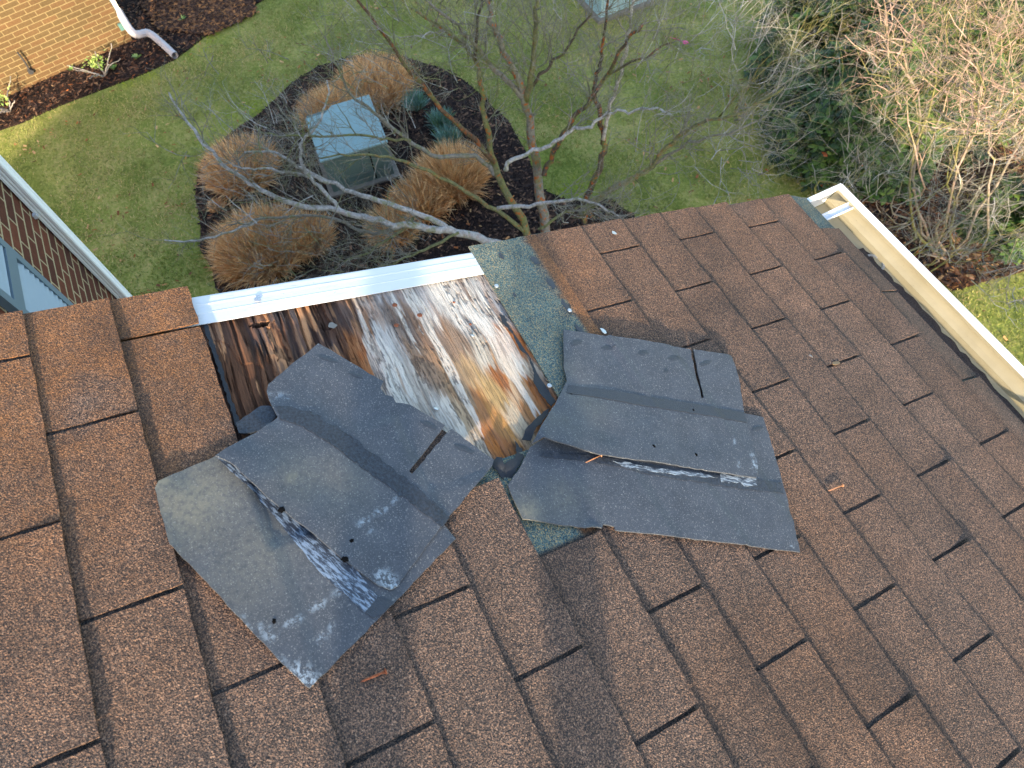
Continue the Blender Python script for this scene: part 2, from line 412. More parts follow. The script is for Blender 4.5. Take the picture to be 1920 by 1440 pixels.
def sh_col(c, u, v, tabid, head):
    n = len(u); r = np.zeros(n); g = np.zeros(n); b = np.zeros(n); a = np.zeros(n); vb = -c * EXP
    big = fbm(u * 2.2, v * 2.2, 3); mid = fbm(u * 9, v * 9, 9)
    # lichen-orange granules near the rake; warm sun highlights painted in at the left
    edge = ss(.55, -.12, u + (mid - .5) * .3)
    left = ss(-.9, -1.9, v)
    r += edge * (.35 + .8 * left) * ss(.25, .6, mid + .15) + .26 * ss(.48, .72, big) + .05
    r += .35 * ss(-.09, -.06, -np.abs(u + .06)) * ss(-1.55, -1.65, v)
    g += .38 * ss(.5, .72, fbm(u * 5 + 3, v * 5, 21)) + .45 * ss(.028, .0, v - (vb - EXP)) * (.5 + mid)  # dark stains, plus shade painted below each overlapping butt
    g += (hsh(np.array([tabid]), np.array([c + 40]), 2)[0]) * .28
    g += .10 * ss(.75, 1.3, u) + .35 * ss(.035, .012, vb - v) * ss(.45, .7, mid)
    if head:
        tt = ss(-.030, -.038, v - (vb - EXP) + (fbm(u * 40, v * 40, 8) - .5) * .02)
        r = np.where(tt < .5, 1.0, r * 0); b = tt; g = .25 * (mid > .55) + .12 * ss(.012, .0, np.abs(((u + .2) % .9) - .12 - .35 * 0))
        g = g * 1.0
        if c >= -1:
            kk = np.round(u / TAB); par = (c + 1 + kk) % 2 == 1; g = np.where((np.abs(u - kk * TAB) < .012) & par & (u > REM.get(c + 1, -9) - .01), 1.0, g)
            sl = (np.abs(u - kk * TAB) < .012) & par & (u > REM.get(c + 1, -9) - .01); b = np.where(sl, .12, b); r = np.where(sl, 0, r)
        r = np.where(g > .99, 0, 1) * np.maximum(r, .35 * ss(.5, .65, fbm(u * 30, v * 30, 77)) * ss(-.08, -.03, v - (vb - EXP)))
        b = b * (1 - .55 * ss(.52, .66, fbm(u * 35, v * 30, 71)) * ss(-.10, -.02, v - (vb - EXP)))
    if c == -1: g = g + .5 * ss(.05, .13, v)
    return np.clip(np.stack([r, g, b, a], 1), 0, 1)
def build_shingles():
    mb = MB(); T = .0034
    def slab(c, ua, ub, va, vb_, head, tid, lift=0.0, step=.0127):
        nu = max(2, int((ub - ua) / step) + 1); nv = max(2, int((vb_ - va) / .0127) + 1)
        U, V = np.meshgrid(np.linspace(ua, ub, nu), np.linspace(va, vb_, nv)); u = U.ravel(); v = V.ravel()
        # worn, slightly wavy butts and uneven bedding
        bt = ss(.02, 0, vb_ - v) if not head else 0
        v2 = v + bt * (vn(u * 60, np.full_like(u, c), 4) - .5) * .0022
        u2 = u + np.where(u == ua, (vn(v * 90, np.full_like(u, c + .5), 6) - .5) * .0022, 0) + np.where(u == ub, (vn(v * 90, np.full_like(u, c + .7), 7) - .5) * .002, 0)
        h = sh_h(c, u, v) + (fbm(u * 7 + c * 3.1, v * 7, 12, 3) - .5) * .0030
        if not head:
            h = h + lift * ss(.1, .0, vb_ - v)
            cc = np.minimum(u - ua, ub - u); h = h + (hsh(np.array([tid * 3]), np.array([c + 9]), 1)[0]) * .0022 * ss(.05, 0, cc) * ss(.06, 0, vb_ - v)
        top = rwa(u2, v2, h); bot = rwa(u2, v2, h - T); n = nu * nv; f = []
        for j in range(nv - 1):
            for i in range(nu - 1):
                q = j * nu + i; f.append((q, q + 1, q + nu + 1, q + nu)); 
        def wall(ids):
            for a, b in zip(ids[:-1], ids[1:]): f.append((a, a + n, b + n, b))
        wall([i for i in range(nu)][::-1] if False else [i for i in range(nu)])
        wall([nu - 1 + j * nu for j in range(nv)]); wall([(nv - 1) * nu + i for i in range(nu)][::-1]); wall([j * nu for j in range(nv)][::-1])
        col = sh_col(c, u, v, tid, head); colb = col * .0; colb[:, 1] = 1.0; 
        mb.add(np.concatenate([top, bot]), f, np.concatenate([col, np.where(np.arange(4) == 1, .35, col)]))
    for c in range(-1, NC):
        u0, tb = tabs(c); vb = -c * EXP - (.024 if c == -1 else 0)
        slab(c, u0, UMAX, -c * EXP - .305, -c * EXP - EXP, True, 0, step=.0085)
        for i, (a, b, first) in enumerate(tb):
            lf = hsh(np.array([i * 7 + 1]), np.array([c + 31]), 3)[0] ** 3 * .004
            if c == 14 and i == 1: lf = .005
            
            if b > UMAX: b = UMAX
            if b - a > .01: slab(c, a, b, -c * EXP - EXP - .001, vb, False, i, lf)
    # starter course showing at the eave corner
    slab(-1, rake_u(0), UMAX, -.03, .104, True, 5)
    mb.c[-1][:, 0] = 0; mb.c[-1][:, 2] = 1.0; mb.c[-1][:, 1] = np.where(mb.v[-1][:, 0] < .08, .45, 1.0)
    mb.v[-1] = mb.v[-1] - NN * .0042
    o = mb.build('shingles', M_SH, house); return o
shingles = build_shingles()

# bare plywood deck in the hole
CTRL = [  # photo pixel, colour of the wood there, rot 0..1
 (400, 620, (84, 62, 52), 1), (430, 700, (96, 66, 48), 1), (470, 600, (112, 78, 58), 1), (500, 640, (70, 58, 54), 1), (510, 690, (118, 84, 62), 1), (470, 740, (110, 76, 56), 1),
 (540, 590, (74, 70, 72), 1), (560, 640, (120, 84, 62), 1), (600, 600, (90, 66, 54), 1), (620, 640, (96, 72, 62), .9), (650, 590, (92, 76, 70), .9), (660, 650, (150, 98, 62), .6),
 (690, 610, (152, 112, 84), .3), (700, 690, (178, 104, 56), .25), (690, 560, (170, 166, 164), .3), (720, 640, (200, 198, 196), 0), (740, 700, (205, 200, 192), 0), (720, 540, (176, 178, 182), .1),
 (750, 590, (132, 118, 110), .2), (790, 560, (186, 184, 184), 0), (790, 620, (142, 122, 110), .1), (830, 560, (198, 196, 192), 0), (860, 540, (150, 140, 134), .1), (890, 550, (206, 204, 200), 0),
 (800, 680, (160, 132, 108), .1), (780, 740, (198, 190, 180), 0), (850, 640, (150, 128, 110), .1), (870, 600, (188, 186, 184), 0), (900, 600, (212, 212, 210), 0), (930, 580, (160, 160, 162), 0),
 (850, 720, (170, 146, 118), 0), (830, 790, (200, 196, 190), 0), (880, 700, (190, 160, 122), 0), (900, 660, (206, 198, 184), 0), (940, 640, (178, 112, 60), 0), (968, 655, (176, 108, 56), 0), (950, 690, (196, 160, 118), 0),
 (985, 690, (208, 200, 184), 0), (1000, 735, (180, 116, 66), 0), (975, 740, (200, 176, 146), 0), (930, 740, (190, 160, 112), 0), (900, 760, (176, 120, 72), 0), (870, 790, (190, 168, 140), 0), (940, 800, (190, 140, 84), 0),
 (910, 820, (184, 116, 60), 0), (950, 845, (178, 110, 58), 0), (890, 830, (204, 192, 176), 0), (965, 790, (206, 190, 166), 0), (1000, 780, (176, 122, 74), 0), (940, 710, (168, 104, 54), 0)]
def build_deck():
    u0, u1, v0, v1 = -.03, .50, -1.70, -1.03; s = .0012
    nu = int((u1 - u0) / s); nv = int((v1 - v0) / s)
    U, V = np.meshgrid(np.linspace(u0, u1, nu), np.linspace(v0, v1, nv)); u = U.ravel(); v = V.ravel()
    # grain runs along u but is wavy; the colour patches break up along the fibres
    wv = v + .018 * (fbm(u * 3.2, v * 2.4, 31, 3) - .5) * 2 + .006 * (fbm(u * 9, v * 7, 33, 2) - .5) * 2
    br = (fbm(u * 7, wv * 75, 36, 4) - .5); br2 = (fbm(u * 16, wv * 220, 37, 3) - .5)
    wu = u + .08 * br + .04 * br2; wp = wv + .022 * br + .016 * br2
    col = np.zeros((len(u), 3)); w = np.zeros(len(u)); rot = np.zeros(len(u))
    for x, y, c, r in CTRL:
        a, b = roofuv(x, y, -.003)
        k = 1 / (((wu - a) / 2.2) ** 2 + (wp - b) ** 2 + 1.2e-5) ** 2.9
        col += k[:, None] * np.array(lin(*c)); w += k; rot += k * r
    col /= w[:, None]; rot /= w
    gr = fbm(u * 5, wv * 95, 41, 4); gr2 = fbm(u * 14, wv * 330, 43, 3); ring = .5 + .5 * np.sin(wv * 330 + 9 * fbm(u * 2, v * 3, 47, 2))
    k = .70 + .36 * gr + .42 * (gr2 - .5) + (.10 * (ring - .5)) * (1 - rot)
    col = col * (k ** (1 + 1.0 * rot))[:, None]
    def over(m, a, c):
        nonlocal col
        m = (m * a)[:, None]; col = col * (1 - m) + m * np.array(lin(*c))
    sound = 1 - ss(.3, .6, rot)
    over(ss(.52, .60, fbm(u * 5, wv * 60, 51, 4)) * sound, .38, (158, 116, 82))          # warm streaks through the grey
    over(ss(.55, .60, fbm(u * 4 + 9, wv * 48, 57, 4)) * sound, .22, (136, 122, 112))
    over(ss(.56, .60, fbm(u * 5 + 4, wv * 52, 58, 4)) * sound, .68, (226, 222, 214))
    over(ss(.57, .62, fbm(u * 7 + 2, wv * 80, 59, 4)) * rot, .75, (186, 138, 100))        # torn pale fibres in the rot
    over(ss(.55, .60, fbm(u * 6 + 7, wv * 65, 60, 4)) * rot, .55, (70, 64, 66))
    fl_ = ss(.60, .68, fbm(u * 60, wv * 330, 62, 2)) * ss(.46, .56, fbm(u * 7, wv * 30, 63, 2)) * sound; over(fl_, .5, (74, 62, 56))  # black flecks
    fl2 = ss(.66, .72, fbm(u * 22, wv * 320, 64, 2)) * sound; over(fl2, .4, (70, 60, 54))
    # heights: rotten fibres are split into ridges and grooves, sound wood is only checked
    rid = fbm(u * 6, wv * 120, 61, 3); groove = ss(.50, .40, rid)
    h = -.0045 - rot * (.0062 * groove + .002 * (gr2 - .5)) - .0006 * ss(.5, .35, gr2) - .0012 * fl_
    over(ss(.44, .39, rid) * rot, .5, (44, 34, 31))
    blk = ss(.56, .60, vn(u * 16, v * 22, 67)) * rot; h = h - blk * .0022
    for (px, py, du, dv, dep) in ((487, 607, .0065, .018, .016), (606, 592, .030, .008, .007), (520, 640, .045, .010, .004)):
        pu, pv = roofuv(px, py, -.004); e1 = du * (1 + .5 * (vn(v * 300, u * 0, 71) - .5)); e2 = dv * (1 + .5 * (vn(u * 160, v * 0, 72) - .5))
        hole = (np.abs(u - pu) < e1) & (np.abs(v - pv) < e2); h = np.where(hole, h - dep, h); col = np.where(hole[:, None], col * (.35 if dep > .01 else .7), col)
    for (px, py) in ((620, 612), (340, 0), (640, 605)):
        pass
    col = col * (.80 + .28 * rot)[:, None] * np.array([1.06, 1.0, .92]); col = np.clip(col, .004, .9); mb = MB(); f = []
    idx = np.arange(nu * nv).reshape(nv, nu); a = idx[:-1, :-1].ravel(); b = idx[:-1, 1:].ravel(); c = idx[1:, 1:].ravel(); d = idx[1:, :-1].ravel()
    mb.add(rwa(u, v, h), [], np.concatenate([col, rot[:, None]], 1)); mb.f = np.stack([a, b, c, d], 1).tolist()
    # plain plywood under the rest of the roof
    t = .019
    for (a0, a1, b0, b1) in ((-.04, .0, -2.6, .10),):
        pass
    mb2 = MB(); 
    o = mb.build('roof_deck', M_WOOD, house); return o
deck = build_deck()
mb = MB()
def RB(mb, u0, u1, v0, v1, h0, h1, col=(.25, .18, .12, 0)): mb.box((u0, v0, h0), (u1, v1, h1), col, lambda V: rwa(V[:, 0], V[:, 1], V[:, 2]))
RB(mb, -.06, UEND, -2.55, .09, -.045, -.026)
mb.build('roof_sheathing', plain('plywood', lin(170, 130, 90), .8, .2), house)
# unseen back slope closes the ridge; run long and low to shade the lawn
RY = -NC * EXP * math.cos(SLOPE) - .02; RZ = -(-NC * EXP) * math.sin(SLOPE) + .006
mb = MB(); back = lambda V: np.stack([V[:, 0], RY - V[:, 1] * math.cos(BS) + V[:, 2] * .4, RZ - V[:, 1] * math.sin(BS) + V[:, 2]], 1)
for k in range(55): mb.box((-.096, k * EXP, -.012), (UEND, (k + 1) * EXP, .004), (.3, .3, 0, 0), back)
mb.build('shade_back_slope', M_SH, house)
mb = MB()
for c in range(0, NC): RB(mb, UMAX + .002, UEND, -(c + 1) * EXP, -c * EXP, .002, .0075 + .0001 * (c % 3), (.1, .2, 0, 0))
mb.build('unseen_shade_shingles', M_SH, house)  # unseen roof length added to keep the lawn in shade

# drip edge: flange with two pressed ribs, rolled nose and drop leg; only really seen across the hole
def build_drip():
    mb = MB(); prof = [(-.0775, -.030), (-.0775, -.0010), (-.0755, .0016), (-.072, .0022), (-.058, .0022), (-.056, .0029), (-.054, .0029), (-.052, .0022), (-.036, .0022), (-.034, .0028), (-.032, .0022), (-.0095, .0018), (-.0095, .0005), (-.072, .0002), (-.0755, -.003), (-.0755, -.030)]
    vs = np.linspace(-2.42, -.02, 60); V = []
    for i, v in enumerate(vs):
        w = (fbm(np.array([v * 8.]), np.array([.5]), 5)[0] - .5) * .0025
        for (a, h) in prof: V.append(rw(a, v, h + w * (a > -.09) - .0012))
    n = len(prof); f = []
    for i in range(len(vs) - 1):
        for j in range(n): k = (j + 1) % n; f.append((i * n + j, i * n + k, (i + 1) * n + k, (i + 1) * n + j))
    f.append(tuple(range(n))); f.append(tuple(range((len(vs) - 1) * n, len(vs) * n))[::-1])
    mb.add(V, f); return mb.build('drip_edge', M_DRIP, house)
drip = build_drip()

def nail_head(x, y, h, r, mat, parent, tilt=(0, 0)):
    mb = MB(); u, v = roofuv(x, y, h); n = 14; k = .0011
    rings = [(r * .96, 0), (r, .0004), (r, k), (r * .8, k + .0004), (r * .35, k + .0006)]
    V = []
    for rr, z in rings:
        for i in range(n):
            a = i * 2 * math.pi / n; q = rr * (1 + .05 * math.sin(3 * a + x)); du, dv = q * math.cos(a), q * math.sin(a)
            V.append(rw(u + du, v + dv, h + z + tilt[0] * du + tilt[1] * dv))
    V.append(rw(u, v, h + k + .0006)); f = []
    for j in range(len(rings) - 1):
        for i in range(n): f.append((j * n + i, j * n + (i + 1) % n, (j + 1) * n + (i + 1) % n, (j + 1) * n + i))
    for i in range(n): f.append(((len(rings) - 1) * n + i, (len(rings) - 1) * n + (i + 1) % n, len(V) - 1))
    mb.add(V, f); mb.tube([rw(u, v, h - .008), rw(u, v, h + .0004)], .0015, 8)
    return mb.build('nail', mat, parent, True)
for x, y, r, m in ((740, 572, .0052, M_RUST), (787, 591, .0054, M_RUST), (743, 610, .0048, M_RUST), (851, 567, .0028, M_RUST), (882, 608, .0026, M_RUST)):
    nail_head(x, y, -.0045, r, m, deck, (.15, .1))
for x, y, r in ((886, 629, .0042), (818, 766, .0050)): nail_head(x, y, -.002, r, M_STEEL, deck, (.35, -.2))['label'] = 'proud galvanised nail head'
nail_head(483, 562, .003, .0062, M_STEEL, drip)
for x, y in ((931, 536), (1068, 582), (1030, 723)): nail_head(x, y, .0085, .0050, M_STEEL, shingles)
def spot(x, y, lx, ly, rot, h, mat, parent, name='adhesive_spot', seed=0, hf=None):
    """a flat irregular smear of tar, laid on a sheet"""
    u, v = roofuv(x, y, h); n = 26; mb = MB(); V = [None]; r = random.Random(seed * 77 + int(x))
    ph = [r.uniform(0, 6) for _ in range(3)]
    def z(a, b): return (hf(np.array([a]), np.array([b]))[0] if hf else h) + .0006
    V[0] = rw(u, v, z(u, v) + .0003)
    for ring in (.55, 1.0):
        for i in range(n):
            a = i * 2 * math.pi / n; q = ring * (1 + .16 * math.sin(2 * a + ph[0]) + .12 * math.sin(5 * a + ph[1]) + .08 * math.sin(9 * a + ph[2]))
            du, dv = q * lx * math.cos(a), q * ly * math.sin(a); du, dv = du * math.cos(rot) - dv * math.sin(rot), du * math.sin(rot) + dv * math.cos(rot)
            V.append(rw(u + du, v + dv, z(u + du, v + dv) + (.0003 if ring < 1 else -.0003)))
    f = [(0, 1 + i, 1 + (i + 1) % n) for i in range(n)] + [(1 + i, 1 + n + i, 1 + n + (i + 1) % n, 1 + (i + 1) % n) for i in range(n)]
    mb.add(V, f); return mb.build(name, mat, parent, True)
for i, (x, y, a, b) in enumerate(((940, 480, .009, .006), (1003, 488, .016, .007), (1033, 531, .019, .007), (1062, 575, .018, .007), (1088, 619, .015, .007), (965, 553, .006, .004))):
    u, v = roofuv(x, y, .0085); spot(x, y, a, b, .1, float(sh_h(6, u, v)) + .0010, M_SPOT, shingles, seed=i)

# torn black felt round the hole
def felt(L, h, seed, jit=.0015, name='torn_felt'):
    hf = hctrl([(x, y, hh) for x, y, hh in h]); P = [roofuv(x, y, .004) for x, y in L]
    return sheet(name, M_FELT, P, hf, .0012, house, None, .006, jit, seed)
felt([(936, 588), (946, 590), (956, 612), (992, 668), (1006, 700), (1042, 752), (1034, 762), (1010, 735), (1000, 718), (1001, 700), (990, 668), (975, 655), (962, 625), (945, 606)], [(940, 590, .002), (1000, 700, .006), (1036, 757, .004)], 1)
felt([(1033, 764), (1026, 778), (1000, 812), (996, 826), (978, 824), (984, 806), (1006, 784), (1020, 770)], [(1030, 766, .002), (1000, 800, .010), (984, 820, .003)], 2)
felt([(966, 826), (980, 842), (982, 856), (962, 892), (953, 908), (942, 898), (941, 876), (950, 868), (962, 862), (968, 848)], [(970, 830, .003), (960, 870, .010), (950, 905, .003)], 3)
felt([(920, 872), (930, 860), (938, 862), (944, 878), (944, 899), (934, 890), (926, 880)], [(925, 868, .006), (938, 865, .016), (942, 895, .006)], 4)
felt([(380, 606), (388, 604), (404, 650), (420, 700), (440, 760), (450, 792), (440, 795), (425, 740), (405, 680)], [(384, 606, -.002), (440, 790, -.001)], 5)

# eave: fascia, soffit and the white gutter
mb = MB()
ex0, ex1 = -.095, UEND
yb = .092; gz = -.078                         # back of the gutter, height of its rim
mb.box((ex0 + .03, yb - .022, -.24), (ex1, yb - .001, -.082)); mb.box((ex0 + .03, -.35, -.255), (ex1, yb - .001, -.241))
mb.build('fascia', M_WHITE, house)
gw = .152; gd = .062
prof = [(yb, gz), (yb, gz - gd), (yb + .112, gz - gd), (yb + .116, gz - gd + .020), (yb + .128, gz - .034), (yb + gw - .006, gz - .018), (yb + gw, gz - .012), (yb + gw, gz), (yb + gw - .024, gz + .001), (yb + gw - .024, gz - .006)]
def build_gutter():
    mb = MB(); xs = np.linspace(ex0 - .004, ex1, 60); th = .0012; n = len(prof)
    P = np.array(prof); d = np.gradient(P, axis=0); nr = np.stack([-d[:, 1], d[:, 0]], 1); nr /= np.linalg.norm(nr, axis=1)[:, None]
    ring = np.concatenate([P, (P - nr * th)[::-1]]); m = len(ring); V = []
    for x in xs:
        for y, z in ring: V.append((x, y, z))
    f = []
    for i in range(len(xs) - 1):
        for j in range(m): k = (j + 1) % m; f.append((i * m + j, i * m + k, (i + 1) * m + k, (i + 1) * m + j))
    mb.add(V, f); return mb.build('gutter', M_GUT, house)
gutter = build_gutter()
mb = MB(); mb.box((ex0 - .004, yb + gw - .0235, gz + .0012), (ex1, yb + gw + .0015, gz + .0035)); mb.build('rim', M_WHITE, gutter)
mb = MB(); P = prof[:8]; V = [(ex0 - .0055, y, z + .001) for y, z in P] + [(ex0 - .0085, y, z + .001) for y, z in P]; n = len(P)
mb.add(V, [tuple(range(n)), tuple(range(n, 2 * n))[::-1]] + [(i, (i + 1) % n, (i + 1) % n + n, i + n) for i in range(n)])
mb.box((ex0 - .010, yb, gz - .001), (ex0 + .006, yb + gw, gz + .003)); mb.build('end_cap', M_WHITE, gutter)
for x in (-.035, .80, 1.7):
    mb = MB(); mb.box((x, yb + .002, gz - .010), (x + .024, yb + gw - .025, gz - .0085)); mb.box((x, yb + .002, gz - .0085), (x + .002, yb + gw - .012, gz - .002)); mb.box((x + .022, yb + .002, gz - .0085), (x + .024, yb + gw - .012, gz - .002))
    mb.tube([(x + .012, yb - .01, gz - .006), (x + .012, yb + .03, gz - .006)], .0035, 8)
    mb.build('hanger', M_WHITE, gutter)
c0 = plane_y(1640, 494, yb + .03); gzf = gz - gd + .0015; c0 = gp(1638, 494, gzf)
mb = MB(); V = []; n = 28
for r, z in ((.034, 0), (.034, .003), (.027, .003), (.025, -.02)):
    for i in range(n): a = i * 2 * math.pi / n; V.append((c0[0] + r * math.cos(a), c0[1] + r * math.sin(a) * .9, gzf + z))
mb.add(V, [(j * n + i, j * n + (i + 1) % n, (j + 1) * n + (i + 1) % n, (j + 1) * n + i) for j in range(3) for i in range(n)]); mb.build('outlet', M_STEEL, gutter)
# granule silt lying in the gutter against its back
mb = MB(); n = 260
xs = np.linspace(.10, UMAX - .1, n); wd = .034 + .020 * fbm(xs * 5, xs * 0, 3) + .012 * vn(xs * 45, xs * 0, 4)
V = []; 
for x, w in zip(xs, wd):
    for k, q in enumerate((0, .35, .7, 1.0)): V.append((x, yb + .052 + w * q, gz - gd + .002 + (.010, .009, .005, .0)[k] * (.5 + vn(np.array([x * 60.]), np.array([k * 2.]), 2)[0])))
mb.add(V, [(i * 4 + k, i * 4 + k + 1, i * 4 + k + 5, i * 4 + k + 4) for i in range(n - 1) for k in range(3)]); mb.build('silt', M_DEBRIS, gutter, True)

# walls under the roof; unseen rear and far ends added to shade the lawn
mb = MB(); mb.box((.18, -4.40, GZ), (UEND - .2, -.24, -.28)); mb.box((.18, -8.40, GZ), (UEND - .2, -4.402, -2.25))
mb.build('wall', M_BRX, house)
mb = MB(); top = lambda y: (-(y) * math.tan(SLOPE) - .08) if y > RY else (RZ - (RY - y) * math.tan(BS) - .08)
ys = [-.24, RY, -8.40]; V = []
for x in (.155, .175):
    for y in ys: V.append((x, y, top(y)))
    for y in ys[::-1]: V.append((x, y, GZ))
mb.add(V, [(0, 1, 2, 3, 4, 5), (11, 10, 9, 8, 7, 6)] + [(i, (i + 1) % 6, (i + 1) % 6 + 6, i + 6) for i in range(6)])
mb.build('gable_wall', M_BRY, house)
mb = MB(); RB(mb, -.088, -.068, -2.40, .09, -.17, -.032); mb.build('rake_board', M_WHITE, house)

# ================================================================ loose shingles lying face down
def backcol(warm=None, rough=None, scuffs=(), dark=()):
    Wm = [(*roofuv(x, y, .012), r, s) for x, y, r, s in (warm or [])]
    Sc = [(*roofuv(x, y, .012), *roofuv(x2, y2, .012), w, s) for x, y, x2, y2, w, s in scuffs]
    def f(u, v):
        r = np.zeros_like(u); g = np.zeros_like(u); b = np.zeros_like(u)
        for a, c, rad, s in Wm: r = np.maximum(r, s * np.exp(-((u - a) ** 2 + (v - c) ** 2) / rad ** 2))
        r = r * (.5 + fbm(u * 12, v * 12, 15))
        for a, c, a2, c2, w, s in Sc:
            dx, dy = a2 - a, c2 - c; L = dx * dx + dy * dy + 1e-9; t = np.clip(((u - a) * dx + (v - c) * dy) / L, 0, 1)
            d = np.hypot(u - a - t * dx, v - c - t * dy); g = np.maximum(g, s * ss(w, w * .4, d))
        return np.clip(np.stack([r, g, b, b], 1), 0, 1)
    return f
GRP = 'torn shingle sheets lying face down on the roof'
def torn(name, L, ctrl, label, colf, seed, step=.009, jit=.0009, under=None):
    hm = float(np.mean([c[2] for c in ctrl])); hf = hctrl(ctrl)
    P = []
    for x, y in L:
        u, v = roofuv(x, y, hm)
        for _ in range(3): u, v = roofuv(x, y, float(hf(np.array([u]), np.array([v]))[0]))
        P.append((u, v))
    cu, cv = np.mean([p[0] for p in P]), np.mean([p[1] for p in P])
    hf2 = lambda u, v: np.maximum(np.maximum(hf(u, v), roof_top(u, v) + .0045) , under(u, v) + .0042 if under else -1) + (fbm(u * 12, v * 12, seed + 60, 3) - .5) * .0018
    o = sheet(name, M_BK, P, hf2, .0030, None, colf, step, jit, seed, loc=tuple(rw(cu, cv, 0)))
    tag(o, label, 'shingle', GRP); return o, hf2
def band(parent, hf, L, mat, name, jit=.0012, seed=0, lift=.0011, th=.0005, colf=None, step=.008, h0=.014):
    P = []
    for x, y in L:
        u, v = roofuv(x, y, h0)
        for _ in range(3): u, v = roofuv(x, y, float(hf(np.array([u]), np.array([v]))[0]) + lift)
        P.append((u, v))
    return sheet(name, mat, P, lambda u, v: hf(u, v) + lift, th, parent, colf, step, jit, seed)

tarc = lambda u, v: np.tile([0, 0, 1.0, 0], (len(u), 1))
# left pile, lower sheet
LL, hLL = torn('torn_shingle', [(290, 915), (297, 901), (342, 882), (404, 858), (560, 810), (700, 800), (790, 815), (850, 850), (868, 920), (832, 985), (855, 1010), (720, 1150), (581, 1291), (572, 1286), (535, 1250), (443, 1153), (388, 1091), (318, 1020), (301, 961)],
    [(292, 915, .019), (404, 858, .012), (450, 1000, .0125), (320, 1020, .016), (443, 1153, .0135), (581, 1291, .014), (700, 1150, .013), (850, 1008, .015), (600, 950, .012), (700, 1050, .012)],
    'large torn dark sheet at the bottom of the left pile, corner pointing left painted warm as if sunlit', 
    backcol([(360, 930, .09, .75), (430, 900, .07, .4), (330, 985, .06, .5), (298, 905, .02, 1.3), (480, 1040, .10, .35)], None,  # warm spots paint low sunlight into the left corner
            [(581, 1288, 560, 1262, .018, 1.0), (503, 1198, 640, 1108, .004, .8), (455, 1165, 500, 1190, .006, .7), (600, 1200, 620, 1180, .004, .8), (530, 1240, 600, 1275, .006, .6)]), 11)
def m_scraped(name, a, b, lo, hi):
    (u0, v0), (u1, v1) = roofuv(*a), roofuv(*b); an = math.atan2((v1 - v0) * math.cos(SLOPE), u1 - u0); t = NT(name, .5, .5)
    src = t.mp((55, 330, 120), src=t.mp((1, 1, 1), (0, 0, -an))); f = t.noise(1, 4, .7, .5, src); k = t.noise(35, 2)
    f = t.math('ADD', f, t.math('MULTIPLY', t.math('SUBTRACT', k, .5), .18))
    return t.out(t.mix(t.ramp(f, [(.47, 0.0), (.56, 1.0)]), lo, hi), t.bump(f, .5, .002))
M_PALE = m_scraped('scraped_tar', (408, 858), (708, 1118), lin(40, 47, 58), lin(116, 132, 148))
M_PALE2 = m_scraped('scraped_tar_cross', (1150, 864), (1345, 896), lin(52, 60, 70), lin(140, 152, 160))
band(LL, hLL, [(408, 858), (440, 868), (530, 945), (610, 1015), (660, 1060), (708, 1118), (684, 1148), (600, 1073), (540, 1000), (517, 970), (470, 915), (425, 875)], M_PALE, 'seal_strip', seed=3, h0=.012)
band(LL, hLL, [(708, 1119), (738, 1128), (720, 1150), (700, 1160), (685, 1149)], M_SPOT, 'seal_strip', seed=4, h0=.012)
spot(514, 1166, .0034, .003, 0, .0135, M_DARK, LL, 'nail_hole', hf=hLL)
band(LL, hLL, [(822, 802), (757, 884), (776, 900), (850, 818)], M_SH, 'slot_shade_granules', seed=21, lift=.0006, colf=lambda u, v: np.tile([.1, .9, 0, 0], (len(u), 1)))  # dark granule band added so the slot reads as deep shade
# left pile, upper sheet with its cut slot
LU, hLU = torn('torn_shingle', [(597, 647), (615, 657), (660, 684), (700, 709), (718, 719), (712, 732), (722, 744), (736, 747), (742, 757), (769, 761), (800, 780), (833, 801),
      (828, 808), (766, 888), (771, 893), (839, 812), (846, 808), (885, 836), (925, 864), (922, 875), (835, 977), (746, 1098), (732, 1106), (709, 1098), (686, 1081), (645, 1049), (581, 994), (526, 953), (471, 902), (434, 868), (404, 853),
      (434, 835), (470, 816), (489, 805), (521, 782), (514, 768), (508, 757), (503, 745), (500, 735), (503, 722), (540, 690)],
    [(597, 647, .012), (718, 720, .010), (500, 735, .014), (520, 780, .022), (925, 864, .014), (838, 805, .011), (770, 885, .014), (404, 853, .034), (434, 868, .034), (471, 902, .034), (526, 953, .032), (581, 994, .030), (645, 1049, .026),
     (700, 1095, .021), (745, 1098, .018), (835, 977, .019), (640, 900, .021), (560, 800, .022), (700, 820, .018), (650, 740, .012), (740, 1000, .020), (489, 805, .026)],
    'torn dark sheet on top of the left pile, with curled lower edge', 
    backcol([(560, 900, .05, .35), (545, 905, .012, .9), (640, 900, .06, .3)], None,
            [(735, 1100, 715, 1085, .016, 1.0), (655, 1000, 740, 945, .0035, .8), (690, 1000, 720, 985, .004, .5), (505, 748, 540, 745, .006, .6)]), 12, under=hLL)
band(LU, hLU, [(515, 760), (545, 762), (585, 772), (640, 806), (740, 880), (842, 970), (830, 988), (720, 906), (620, 832), (560, 797), (524, 786)], M_BK, 'seal_strip', jit=.0028, seed=5, colf=tarc)
for i, (x, y, a) in enumerate(((615, 676, .016), (667, 706, .012), (803, 799, .015), (870, 844, .017))): spot(x, y, a, .006, .85, .014, M_SPOT, LU, seed=i, hf=hLU)
for x, y in ((739, 907), (659, 1016)): spot(x, y, .0034, .003, 0, .02, M_DARK, LU, 'nail_hole', hf=hLU)
for x, y in ((528, 957), (647, 1047)): spot(x, y, .006, .0045, .4, .03, M_DARK, LU, 'nail_hole', hf=hLU)
